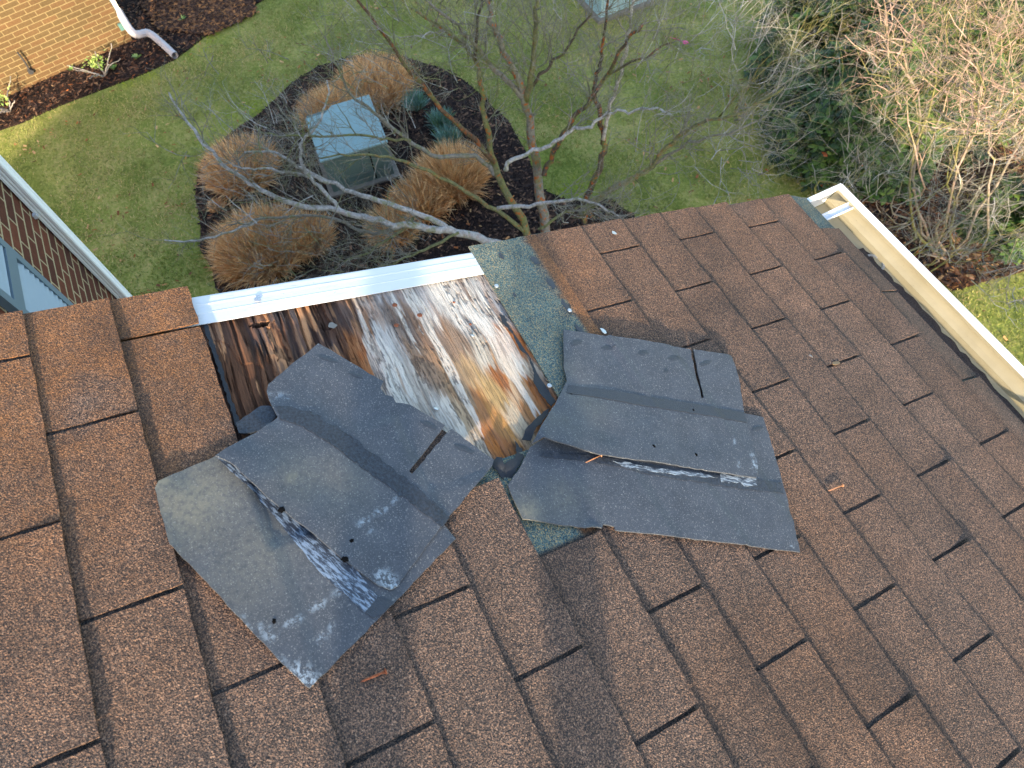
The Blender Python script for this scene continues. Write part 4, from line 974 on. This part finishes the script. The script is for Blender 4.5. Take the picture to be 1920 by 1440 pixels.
limb(mb, tw, [(1025, 460, -4.8), (1018, 400, -4.45), (1008, 320, -3.98), (998, 250, -3.5), (985, 190, -3.1), (968, 140, -2.75), (940, 85, -2.4), (925, 40, -2.1), (905, -30, -1.7)], .048, .012, GRY, 1, r, 12)
limb(mb, tw, [(985, 190, -3.1), (998, 130, -2.7), (1003, 60, -2.3), (1010, -20, -1.9)], .028, .012, MOS, .3, r, 10)
limb(mb, tw, [(1000, 160, -2.9), (1030, 125, -2.7), (1065, 85, -2.45), (1110, 25, -2.1)], .014, .007, DRK, 0, r, 8)
limb(mb, tw, [(985, 190, -3.1), (940, 140, -2.8), (905, 105, -2.6), (870, 60, -2.3), (800, 0, -1.9)], .024, .008, GRY, .2, r, 10)
limb(mb, tw, [(995, 470, -4.75), (978, 410, -4.35), (940, 342, -3.95), (922, 290, -3.7), (911, 230, -3.35), (903, 170, -3.0), (890, 112, -2.7), (850, 70, -2.4), (780, 20, -2.0)], .036, .009, MOS, .9, r, 10)
limb(mb, tw, [(890, 112, -2.7), (898, 50, -2.3), (905, -10, -1.9)], .014, .007, DRK, .2, r, 8)
limb(mb, tw, [(929, 305, -3.75), (854, 226, -3.3), (803, 175, -3.0), (747, 103, -2.6), (700, 40, -2.2), (660, -20, -1.9)], .022, .008, ORB, .6, r, 8)
limb(mb, tw, [(935, 330, -3.9), (894, 297, -3.7), (807, 288, -3.5), (767, 262, -3.35), (716, 222, -3.1), (656, 175, -2.8), (632, 127, -2.5), (609, 68, -2.2)], .022, .006, GRY, 0, r, 8)
limb(mb, tw, [(770, 264, -3.35), (715, 260, -3.25), (656, 254, -3.1), (553, 254, -2.9), (498, 250, -2.75)], .012, .005, MOS, .1, r, 9)
limb(mb, tw, [(1000, 450, -4.6), (933, 396, -4.2), (862, 353, -3.85), (787, 313, -3.5), (727, 297, -3.3), (672, 287, -3.1), (601, 297, -2.95)], .022, .006, MOS, .4, r, 9)
limb(mb, tw, [(1010, 500, -4.7), (960, 470, -4.5), (929, 456, -4.35), (854, 434, -4.1), (814, 430, -4.0), (755, 422, -3.85), (696, 410, -3.7), (636, 396, -3.55), (553, 383, -3.4), (490, 355, -3.2), (446, 329, -3.05), (395, 286, -2.8), (351, 230, -2.6), (316, 173, -2.4)], .042, .006, SIL, .15, r, 12)
limb(mb, tw, [(840, 432, -4.05), (811, 412, -3.95), (747, 388, -3.75), (676, 365, -3.55), (617, 341, -3.4), (553, 309, -3.2), (506, 284, -3.05), (458, 286, -2.9)], .028, .006, SIL, 0, r, 9)
limb(mb, tw, [(617, 343, -3.4), (585, 331, -3.3), (522, 319, -3.15), (474, 315, -3.0), (437, 311, -2.9)], .015, .005, SIL, 0, r, 5)
limb(mb, tw, [(640, 397, -3.55), (613, 361, -3.4), (585, 337, -3.25), (565, 305, -3.1), (565, 270, -2.95), (585, 246, -2.8), (613, 198, -2.6), (613, 151, -2.4)], .016, .006, SIL, 0, r, 6)
limb(mb, tw, [(751, 428, -3.9), (690, 438, -3.9), (625, 410, -3.75), (522, 406, -3.6), (466, 416, -3.5), (427, 422, -3.4)], .016, .005, GRY, 0, r, 7)
limb(mb, tw, [(490, 408, -3.55), (419, 440, -3.5), (359, 452, -3.4), (308, 450, -3.3)], .010, .005, SIL, 0, r, 3)
limb(mb, tw, [(775, 408, -3.9), (747, 436, -3.95), (696, 468, -3.95), (644, 491, -3.95)], .014, .006, MOS, 0, r, 8)
limb(mb, tw, [(860, 436, -4.1), (795, 468, -4.1), (747, 491, -4.1), (690, 510, -4.1)], .014, .006, MOS, 0, r, 8)
limb(mb, tw, [(1095, 420, -4.8), (1099, 376, -4.5), (1114, 335, -4.2), (1131, 292, -3.9), (1131, 257, -3.7), (1124, 210, -3.4), (1115, 175, -3.15), (1118, 146, -2.95), (1128, 111, -2.7), (1131, 67, -2.4), (1140, 0, -2.0)], .032, .008, DRK, .9, r, 9)
limb(mb, tw, [(1131, 262, -3.7), (1141, 213, -3.4), (1154, 172, -3.15), (1166, 125, -2.85), (1175, 76, -2.5), (1184, 26, -2.2), (1190, -20, -2.0)], .018, .009, SIL, 0, r, 7)
limb(mb, tw, [(947, 318, -3.5), (959, 300, -3.4), (1014, 280, -3.3), (1047, 262, -3.2), (1076, 242, -3.1), (1111, 236, -3.0), (1140, 216, -2.9), (1181, 208, -2.8), (1233, 204, -2.65), (1262, 219, -2.6)], .018, .007, SIL, 0, r, 6)
limb(mb, tw, [(1020, 330, -3.9), (1035, 292, -3.7), (1058, 251, -3.4), (1087, 207, -3.1), (1114, 175, -2.9), (1140, 140, -2.7), (1169, 82, -2.3), (1205, 45, -2.0)], .024, .009, DRK, .8, r, 9)
limb(mb, tw, [(1090, 400, -4.6), (1140, 359, -4.2), (1181, 338, -4.0), (1216, 315, -3.8), (1239, 289, -3.6), (1268, 260, -3.4), (1310, 232, -3.15), (1400, 205, -2.8), (1470, 165, -2.5)], .032, .008, MOS, .35, r, 16, .45, 3)
limb(mb, tw, [(1216, 315, -3.8), (1290, 268, -3.4), (1370, 250, -3.1), (1440, 215, -2.8)], .014, .006, GRY, 0, r, 10, .4, 3)
limb(mb, tw, [(1140, 140, -2.7), (1200, 110, -2.4), (1260, 80, -2.2)], .010, .006, DRK, .4, r, 7)
limb(mb, tw, [(933, 391, -3.9), (991, 386, -3.8), (1047, 376, -3.7), (1093, 376, -3.6), (1134, 391, -3.6), (1160, 405, -3.6)], .018, .006, SIL, .1, r, 9)
limb(mb, tw, [(1010, 430, -4.0), (1060, 400, -3.8), (1110, 385, -3.7), (1150, 395, -3.6)], .012, .006, MOS, 0, r, 7)
PALE = lin(158, 156, 150)
def maze(tw, n, box, z0, z1, frm, r, cols, L, rad, depth, kink=.34, kids=(2, 3), keep=None):
    """many crooked twigs filling a volume, all growing away from the point frm"""
    for i in range(n):
        x, y = r.uniform(box[0], box[2]), r.uniform(box[1], box[3])
        if keep and not keep(x, y): continue
        p = gp(x, y, r.uniform(z0, z1)); d = p - np.array(frm); d = d / np.linalg.norm(d) + np.array([r.gauss(0, .55) for _ in range(3)])
        grow(tw, p, d, L * r.uniform(.6, 1.2), rad * r.uniform(.7, 1.3), depth, r, cols[r.randrange(len(cols))], .06, .95, 4, kink, kids)
maze(tw, 80, (1180, 90, 1480, 330), -3.2, -2.4, gp(1060, 400, -4.2), r, [GRY, PALE, MOS, GRY], .38, .0044, 3, keep=lambda x, y: (x - 1240) * .5 + y > 190)
maze(tw, 130, (1000, -20, 1420, 160), -2.7, -1.9, gp(1060, 400, -4.2), r, [GRY, MOS, PALE, GRY], .40, .0038, 3)
maze(tw, 100, (640, -20, 1000, 170), -2.7, -1.9, gp(1000, 350, -4.2), r, [GRY, MOS, MOS, PALE], .40, .0040, 3)
maze(tw, 34, (420, 230, 780, 430), -3.7, -3.0, gp(960, 470, -4.4), r, [PALE, SIL, GRY, MOS], .36, .0048, 2)
maze(tw, 24, (330, 100, 640, 330), -2.9, -2.4, gp(800, 420, -4.0), r, [GRY, MOS, PALE], .34, .0045, 2)
maze(tw, 44, (470, 190, 600, 290), -4.6, -4.3, gp(800, 420, -4.6), r, [GRY, GRY, PALE], .30, .0045, 3)
maze(tw, 60, (480, 400, 800, 520), -4.5, -4.0, gp(960, 470, -4.6), r, [GRY, GRY, PALE, MOS], .34, .0050, 3)
maze(tw, 24, (1060, 370, 1200, 420), -4.4, -3.8, gp(1000, 430, -4.6), r, [GRY, PALE, MOS], .30, .0048, 3)
maze(tw, 14, (690, 290, 780, 370), -4.6, -4.3, gp(900, 420, -4.6), r, [GRY, PALE], .26, .0045, 3)
mb.build('trunk', M_BARK, tree, True); tw.build('twigs', M_BARK, tree)

# bare twiggy shrubs at the right
PK = lin(176, 148, 130); PK2 = lin(150, 136, 122); YG = lin(128, 122, 76)
def bare_shrub(name, base, starts, seed, label, cols, L=.75, depth=5, rad=.016):
    o = empty(name, tuple(base), label, 'shrub'); m1 = MB(); m2 = MB(); r = random.Random(seed)
    for (tx, ty, tz) in starts:
        tgt = gp(tx, ty, tz); b = np.array(base) + np.array([r.uniform(-.2, .2), r.uniform(-.2, .2), 0]); mid = (b + tgt) / 2 + np.array([r.gauss(0, .12), r.gauss(0, .12), -.1])
        P = crook([b, mid, tgt], .012, r); rr = np.linspace(rad * 1.3, rad * .55, len(P)); c = cols[r.randrange(len(cols))]; m1.tube(P, rr, 7, (*c, 0))
        d = P[-1] - P[-4]; 
        for k in range(3): grow(m2, P[-1 - 2 * k], d / np.linalg.norm(d) + np.array([r.gauss(0, .5) for _ in range(3)]), L * r.uniform(.6, 1), rad * .5, depth, r, cols[r.randrange(len(cols))], .10, .9, 5, .3, (2, 3))
    m1.build('stems', M_BARK, o, True); m2.build('twigs', M_BARK, o); return o
def bare_shrub2(base, stems, mazes, seed, label, cols, rad):
    o = empty('bare_shrub', tuple(base), label, 'shrub'); m1 = MB(); m2 = MB(); r = random.Random(seed)
    for (tx, ty, tz) in stems:
        tgt = gp(tx, ty, tz); b = np.array(base) + np.array([r.uniform(-.15, .15), r.uniform(-.15, .15), 0]); mid = b + (tgt - b) * .45 + np.array([r.gauss(0, .22), r.gauss(0, .22), r.gauss(0, .1)])
        P = crook([b, mid, b + (tgt - b) * .75 + np.array([r.gauss(0, .12) for _ in range(3)]), tgt], .022, r); rr = np.linspace(rad * 1.3, rad * .4, len(P)); c = cols[r.randrange(len(cols))]; m1.tube(P, rr, 7, (*c, 0))
        for k in range(4):
            i = r.randint(len(P) // 2, len(P) - 1); d = P[i] - P[i - 1]; grow(m2, P[i], d / np.linalg.norm(d) + np.array([r.gauss(0, .6) for _ in range(3)]), .5, rr[i] * .6, 3, r, c, .08, .9, 5, .32, (2, 3))
    for m in mazes: maze(m2, m[0], m[1], m[2], m[3], base, r, m[4], m[5], m[6], m[7], m[8] if len(m) > 8 else .34, keep=m[9] if len(m) > 9 else None)
    m1.build('stems', M_BARK, o, True); m2.build('twigs', M_BARK, o); return o
bare_shrub2((-1.45, 4.9, GZ), [(1760, 60, -1.7), (1880, 90, -1.6), (1700, 170, -2.1), (1830, 230, -2.0), (1930, 200, -1.7), (1650, 60, -2.0), (1900, -20, -1.6), (1790, 300, -2.4)],
    [(300, (1650, -30, 1980, 260), -2.1, -1.4, [PK, PK, PK2, PK, YG], .32, .0042, 3, .36, lambda x, y: (x - 1650) * .45 + 150 > y - 40)], 5, 'large bare shrub at the right, its pinkish twigs lit warm by the sun', [PK, YG, PK2], .011)
bare_shrub2((-1.75, 3.9, GZ), [(1700, 330, -3.0), (1800, 420, -3.0), (1880, 330, -2.8), (1640, 300, -3.2), (1930, 430, -2.9), (1740, 480, -3.4)],
    [(360, (1570, 230, 1980, 620), -3.5, -2.7, [GRY, PK2, GRY, PALE], .32, .0042, 3, .40, lambda x, y: (y - 340) < (x - 1560) * .75 and y > 240 - (x - 1570) * .1)], 9, 'lower grey bare shrub in the shade directly beyond the gutter', [GRY, YG, PK2], .010)
bare_shrub2((-4.4, 4.2, GZ), [(1500, 60, -2.8), (1560, 20, -2.7), (1440, 180, -3.2), (1600, 120, -2.9), (1480, 260, -3.6)],
    [(30, (1430, 10, 1680, 330), -3.5, -2.7, [YG, GRY, GRY, PALE], .34, .0048, 3)], 12, 'thin bare yellow green stems growing through the evergreen shrub', [YG, GRY, YG], .009)

# evergreen shrubs: whorls of glossy leaves on short stems
def evergreen(name, cx, cy, rx, ry, h, n, seed, label, sun=0):
    p = gp(cx, cy, GZ + h * .5); o = empty(name, (p[0], p[1], GZ), label, 'shrub', 'evergreen shrubs at the right'); rr = np.random.default_rng(seed); st = MB(); lf = MB(); r = random.Random(seed)
    V = []; C = []; k = 0; base = np.array([p[0], p[1], GZ])
    for i in range(n):
        u = rr.normal(0, 1, 3); u /= np.linalg.norm(u); u[2] = abs(u[2]); q = rr.uniform(.45, 1.0) ** .6
        w = 1 + .28 * (vn(np.array([u[0] * 3 + seed]), np.array([u[1] * 3]), seed)[0] - .5) * 2
        c = base + np.array([u[0] * rx, u[1] * ry, u[2] * h * .9 + .1]) * q * w
        if i % 4 == 0: st.tube([base + (c - base) * .15, base + (c - base) * .6 + rr.normal(0, .03, 3), c], [.010, .006, .003], 4, (*lin(90, 78, 56), 0))
        ax = u * .6 + np.array([0, 0, .8]); ax /= np.linalg.norm(ax)
        if vn(np.array([c[0] * 3.3]), np.array([c[1] * 3.3]), seed + 3)[0] < .22: continue
        m = rr.integers(6, 10); tone = rr.uniform(.35, .85)
        for j in range(m):
            a = j * 2.4 + rr.uniform(0, .5); s = np.cross(ax, [math.cos(a), math.sin(a), .2]); s /= np.linalg.norm(s) + 1e-9
            d = s * rr.uniform(.7, 1.0) + ax * rr.uniform(-.1, .6); d /= np.linalg.norm(d); L = rr.uniform(.08, .13); wd = L * .2; e = np.cross(d, ax); e /= np.linalg.norm(e) + 1e-9; nz = np.cross(e, d)
            V += [c, c + d * L * .35 + e * wd - nz * .004, c + d * L * .75 + e * wd * .9 - nz * .006, c + d * L - nz * .012, c + d * L * .75 - e * wd * .9 - nz * .006, c + d * L * .35 - e * wd - nz * .004, c + d * L * .5]
            g_ = np.array([lin(52, 84, 30), lin(68, 102, 34), lin(40, 68, 26), lin(92, 122, 44)][rr.integers(4)]) * tone
            if rr.random() < .0012: g_ = np.array(lin(190, 96, 50))
            C += [np.append(g_, 0)] * 7; lf.f += [[k + 6, k, k + 1], [k + 6, k + 1, k + 2], [k + 6, k + 2, k + 3], [k + 6, k + 3, k + 4], [k + 6, k + 4, k + 5], [k + 6, k + 5, k]]; k += 7
    lf.v = [np.array(V)]; lf.c = [np.array(C)]; lf.nv = k; lf.build('leaves', M_LEAFY, o); st.build('stems', M_BARK, o)
evergreen('evergreen_shrub', 1690, 150, 1.05, 1.15, 1.8, 3600, 31, 'large glossy green shrub behind the bare pink tipped twigs')
evergreen('evergreen_shrub', 1570, 40, .8, .8, 1.5, 2000, 32, 'glossy green shrub furthest back near the top edge')
evergreen('evergreen_shrub', 1560, 225, .62, .62, 1.0, 1200, 33, 'smaller glossy green shrub at the edge of the lawn')
evergreen('evergreen_shrub', 1850, 60, 1.1, 1.2, 1.7, 2200, 34, 'glossy green shrub in the top right corner')
evergreen('evergreen_shrub', 1925, 390, .40, .45, .9, 500, 35, 'small dark green shrub at the right edge beside the bare shrub')

# little winter plants by the brick wall
def small_plant(x, y, seed, label):
    p = gp(x, y, GZ + .15); o = empty('garden_plant', (p[0], p[1], GZ), label, 'plant', 'small pale stemmed plants by the brick building'); st = MB(); lf = MB(); r = random.Random(seed); b = np.array([p[0], p[1], GZ + .02])
    for k in range(7):
        a = r.uniform(0, 6.28); d = np.array([math.cos(a), math.sin(a), r.uniform(.3, .9)]); P = crook([b, b + d * .16 + [0, 0, .05], b + d * .34 + [0, 0, .02 * k]], .008, r); st.tube(P, np.linspace(.010, .005, len(P)), 5, (*lin(168, 158, 150), 0))
    for k in range(110):
        c = b + np.array([r.gauss(0, .06), r.gauss(0, .06), .22 + r.gauss(0, .04)]); d = np.array([r.gauss(0, 1), r.gauss(0, 1), r.gauss(.3, .5)]); d /= np.linalg.norm(d); e = np.cross(d, [0, 0, 1]); e /= np.linalg.norm(e) + 1e-9
        lf.add([c, c + d * .022 + e * .012, c + d * .045, c + d * .022 - e * .012], [(0, 1, 2, 3)], (*lin(*r.choice([(150, 176, 84), (120, 150, 70), (176, 190, 110)])), 0))
    st.build('stems', M_BARK, o); lf.build('leaves', M_LEAFY, o)
small_plant(186, 128, 1, 'small pale forked plant midway along the sunlit brick wall'); small_plant(8, 194, 2, 'small pale stemmed plant at the left edge of the picture')
def rosette(x, y, s, seed, label):
    p = gp(x, y); lf = MB(); r = random.Random(seed); b = np.array([0, 0, .03])
    for k in range(26):
        a = r.uniform(0, 6.28); d = np.array([math.cos(a), math.sin(a), r.uniform(.1, .8)]); e = np.array([-math.sin(a), math.cos(a), 0]); L = s * r.uniform(.6, 1.1)
        lf.add([b, b + d * L * .5 + e * L * .22, b + d * L, b + d * L * .5 - e * L * .22], [(0, 1, 2, 3)], (*lin(*r.choice([(118, 150, 70), (98, 132, 66), (140, 160, 90)])), 0))
    o = lf.build('ground_plant', M_LEAFY); o.location = (p[0], p[1], GZ + .01); tag(o, label, 'plant', 'little green plants in the mulch by the brick building')
for i, (x, y, s, lb) in enumerate(((260, 112, .12, 'pale green rosette nearest the downspout outlet'), (218, 132, .11, 'green rosette just right of the forked pale stems'), (137, 135, .09, 'green rosette left of the forked pale stems, near the wall'), (208, 94, .08, 'green rosette close to the wall corner'), (345, 42, .12, 'green sprig among the russet leaves'))): rosette(x, y, s * .6, i, lb)

# ================================================================ UTILITY BOXES
A = gp(628, 366); B = gp(741, 331); w = float(np.linalg.norm((B - A)[:2])); ba = math.atan2((B - A)[1], (B - A)[0])
def box_h():
    best = None
    for z in np.arange(-4.6, -3.6, .01):
        q = gp(600, 291, z); d = np.hypot(*(q - A)[:2]); best = min(best or (9, 0), (d, z))
    return best[1] - GZ
H = box_h(); print('utility box width', w, 'height', H, 'angle', math.degrees(ba))
def utility_box(loc, rz, label, paint=M_BOX):
    o = empty('utility_box', loc, label, 'utility box', 'green metal utility boxes', rz); D = w * .93
    mb = MB(); mb.box((-.06, -.06, -.02), (w + .06, D + .06, .05)); mb.build('pad', M_CONC, o, local=True)
    mb = MB(); h1 = H - .10
    mb.add([(0, 0, .05), (w, 0, .05), (w, D, .05), (0, D, .05), (0, 0, h1), (w, 0, h1), (w, D, H - .02), (0, D, H - .02)], [(3, 2, 1, 0), (0, 1, 5, 4), (1, 2, 6, 5), (2, 3, 7, 6), (3, 0, 4, 7), (4, 5, 6, 7)]); body = mb.build('cabinet', paint, o, local=True)
    mb = MB(); mb.box((w * .70, -.004, .07), (w * .72, .0, h1 - .06)); mb.build('door_seam', M_DARK, body, local=True)
    mb = MB(); e = .02; n = .012
    mb.add([(-e, -e, h1 + .004), (w + e, -e, h1 + .004), (w + e, D + e, H - .014), (w * .42, D + e, H - .014), (w * .30, D - .07, H - .02), (-e, D - .07, H - .02)] + [(-e, -e, h1 + .026), (w + e, -e, h1 + .026), (w + e, D + e, H + .008), (w * .42, D + e, H + .008), (w * .30, D - .07, H + .002), (-e, D - .07, H + .002)],
           [(5, 4, 3, 2, 1, 0), (6, 7, 8, 9, 10, 11)] + [(i, (i + 1) % 6, (i + 1) % 6 + 6, i + 6) for i in range(6)]); mb.build('lid', M_BOXT, o, local=True)
    return o
utility_box(tuple(A), ba, 'green metal utility box with a lid painted skylit pale standing in the round mulch bed')
q = gp(1125, 40); utility_box((q[0], q[1], GZ), ba + .1, 'utility box at the top edge, painted pale as if lit, seen through the bare branches', plain('lit_green_paint', lin(150, 180, 182), .6, .3, .08, 8))  # paler cabinet colour stands for light falling on this box
# pink marker flag
p = gp(1284, 80, GZ + .02); mb = MB(); mb.add([(-.05, -.03, .015), (.03, -.035, .01), (.06, .02, .03), (-.01, .04, .012), (-.05, -.03, .012), (.03, -.035, .007), (.06, .02, .027), (-.01, .04, .009)], [(0, 1, 2, 3), (7, 6, 5, 4), (0, 4, 5, 1), (1, 5, 6, 2), (2, 6, 7, 3), (3, 7, 4, 0)])
mb.tube([(-.05, -.03, .012), (-.20, -.12, .005)], .003, 5)
o = mb.build('marker_flag', plain('pink_plastic', lin(226, 60, 130), .5, .4, .05)); o.location = (p[0], p[1], GZ + .02); tag(o, 'small bright pink marker flag lying on the lawn', 'flag')

# ================================================================ THE PHOTOGRAPHER (stands behind the camera; the legs cast the two long soft shadows on the roof)
def person():
    gz_ = lambda y: -y * math.tan(SLOPE) + .012
    J = {}; E = []
    def j(n, p, r, par=None):
        J[n] = (len(J), p, r if isinstance(r, tuple) else (r, r)); 
        if par: E.append((J[par][0], J[n][0]))
    ya, yb_ = -1.63, -1.95; za, zb = gz_(ya), gz_(yb_)
    j('pelvis', (1.86, -1.80, za + .92), (.15, .12)); j('waist', (1.80, -1.80, za + 1.08), (.13, .11), 'pelvis'); j('chest', (1.66, -1.79, za + 1.28), (.16, .13), 'waist'); j('upper', (1.55, -1.78, za + 1.40), (.13, .10), 'chest')
    j('neck', (1.47, -1.77, za + 1.48), .055, 'upper'); j('head', (1.41, -1.76, za + 1.56), (.075, .085), 'neck'); j('crown', (1.38, -1.755, za + 1.66), (.078, .09), 'head'); j('top', (1.37, -1.75, za + 1.73), .05, 'crown')
    for s_, y, z in (('a', ya, za), ('b', yb_, zb)):
        j('hip' + s_, (1.85, -1.80 + (y + 1.80) * .6, za + .86), .095, 'pelvis'); j('knee' + s_, (1.72, y, z + .47), .062, 'hip' + s_); j('calf' + s_, (1.76, y, z + .32), .060, 'knee' + s_); j('ankle' + s_, (1.79, y, z + .09), .046, 'calf' + s_)
        j('heel' + s_, (1.80, y, z + .045), .044, 'ankle' + s_); j('ball' + s_, (1.66, y, z + .040), .044, 'heel' + s_); j('toe' + s_, (1.58, y, z + .034), .032, 'ball' + s_)
    Fw = W[:, 2]; Rt = W[:, 0]; ph = CAM - Fw * .022
    for s_, sg, sh in (('r', 1, (1.52, -1.60, za + 1.36)), ('l', -1, (1.52, -1.97, za + 1.36))):
        h = ph - Fw * .03 + Rt * (.085 * sg) + np.array([.055, 0, 0]); el = (np.array(sh) + h) / 2 + np.array([.10, .06 * sg, -.10])
        j('sh' + s_, sh, .065, 'upper'); j('el' + s_, tuple(el), .045, 'sh' + s_); j('wr' + s_, tuple(h), .028, 'el' + s_); pm = h + (ph + Rt * .08 * sg - h) * .6; j('pm' + s_, tuple(pm), (.036, .018), 'wr' + s_)
        up = W[:, 1]
        for k in range(4):
            b = pm + up * (.020 * (k - 1.5)) - Fw * .004; L = (.07, .078, .074, .06)[k]; m = b - Rt * sg * L * .45 - Fw * .012; t_ = m - Rt * sg * L * .45 + Fw * .006
            j(f'f{s_}{k}', tuple(b), .010, 'pm' + s_); j(f'g{s_}{k}', tuple(m), .0088, f'f{s_}{k}'); j(f'h{s_}{k}', tuple(t_), .0078, f'g{s_}{k}')
        b = pm + up * .034 - Fw * .012; j('t' + s_, tuple(b), .011, 'pm' + s_); j('u' + s_, tuple(b - Rt * sg * .03 - Fw * .01), .010, 't' + s_)
    me = bpy.data.meshes.new('person'); me.from_pydata([v[1] for v in J.values()], E, []); o = bpy.data.objects.new('person', me); COL.objects.link(o)
    sk = o.modifiers.new('skin', 'SKIN'); 
    bm = bmesh.new(); bm.from_mesh(me); ly = bm.verts.layers.skin.verify(); bm.verts.ensure_lookup_table()
    for i, v in enumerate(J.values()): bm.verts[i][ly].radius = v[2]; bm.verts[i][ly].use_root = (i == 0)
    bm.to_mesh(me); bm.free(); sb = o.modifiers.new('sub', 'SUBSURF'); sb.levels = 2; sb.render_levels = 2
    dg = bpy.context.evaluated_depsgraph_get(); m2 = bpy.data.meshes.new_from_object(o.evaluated_get(dg)); o.modifiers.clear(); o.data = m2
    base = Vector((1.80, -1.80, gz_(-1.80))); m2.transform(Matrix.Translation(-base)); o.location = base
    skin = plain('skin', lin(196, 150, 124), .55, .3, .08, 30); jac = plain('navy_jacket', lin(44, 52, 70), .9, .1, .3, 60, bump=.4); jean = plain('blue_jeans', lin(58, 72, 98), .9, .1, .3, 80, bump=.4); boot = plain('tan_boots', lin(110, 82, 56), .7, .3, .3, 60)
    m2.materials.clear()
    for m in (skin, jac, jean, boot): m2.materials.append(m)
    hd = Vector(J['neck'][1]) - base; wr = [Vector(J['wr' + k][1]) - base for k in 'rl']
    for p in m2.polygons:
        c = p.center; gh = c.z + base.z - gz_(c.y + base.y); k = 1
        if gh < .11: k = 3
        elif gh < .95 and c.x > -.25 + 0 * gh and (c.x > -.20): k = 2
        if c.z > hd.z + .01 and c.x < hd.x + .12: k = 0
        if min((c - q).length for q in wr) < .02 or c.x + base.x < min(q.x for q in wr) + base.x - .005: k = 0
        p.material_index = k; p.use_smooth = True
    tag(o, 'person in navy jacket and jeans standing on the roof, holding up a phone', 'person')
    # face and hair
    hc = Vector(J['crown'][1]) - base; mb = MB(); r = random.Random(2); n = 16; V = []; 
    for i in range(7):
        for k in range(n):
            a = k * 2 * math.pi / n; th = i / 6 * 1.75; q = .098 * math.sin(th) + .002; V.append((hc.x + .012 + q * math.cos(a) * (1.05), hc.y + q * math.sin(a) * .92, hc.z + .012 + .105 * math.cos(th) + .004 * r.random()))
    mb.add(V, [(i * n + k, (i + 1) * n + k, (i + 1) * n + (k + 1) % n, i * n + (k + 1) % n) for i in range(6) for k in range(n)])
    mb.build('hair', plain('brown_hair', lin(60, 42, 30), .7, .2, .4, 90, bump=.5), o, True, local=True)
    mb = MB(); f0 = Vector(J['head'][1]) - base; mb.tube([f0 + Vector((-.070, 0, .055)), f0 + Vector((-.092, 0, .018)), f0 + Vector((-.080, 0, .008))], [.008, .014, .009], 8); mb.build('nose', skin, o, True, local=True)
    for sy in (-1, 1):
        mb = MB(); mb.tube([f0 + Vector((.01, sy * .078, .05)), f0 + Vector((.015, sy * .090, .03)), f0 + Vector((.008, sy * .080, .005))], [.012, .016, .008], 8); mb.build('ear', skin, o, True, local=True)
        mb = MB(); mb.tube([f0 + Vector((-.074, sy * .030, .050)), f0 + Vector((-.082, sy * .030, .048))], [.010, .005], 10); mb.build('eye', M_DARK, o, True, local=True)
    mb = MB(); mb.tube([f0 + Vector((-.072, -.024, -.018)), f0 + Vector((-.082, 0, -.016)), f0 + Vector((-.072, .024, -.018))], [.003, .006, .003], 8); mb.build('mouth', plain('lips', lin(160, 96, 86), .5), o, True, local=True)
    ct = ph; mb = MB(); V = []
    for a in (-.078, .078):
        for b in (-.038, .038):
            for c in (-.004, .004): V.append(ct + Rt * a + W[:, 1] * b + Fw * c)
    mb.add(V, [(0, 1, 3, 2), (4, 6, 7, 5), (0, 4, 5, 1), (2, 3, 7, 6), (0, 2, 6, 4), (1, 5, 7, 3)]); t = rooted(mb, 'phone', plain('black_phone', lin(30, 30, 34), .3, .5, .05), tuple(ct)); tag(t, 'black phone held in both hands above the roof', 'phone')
person()
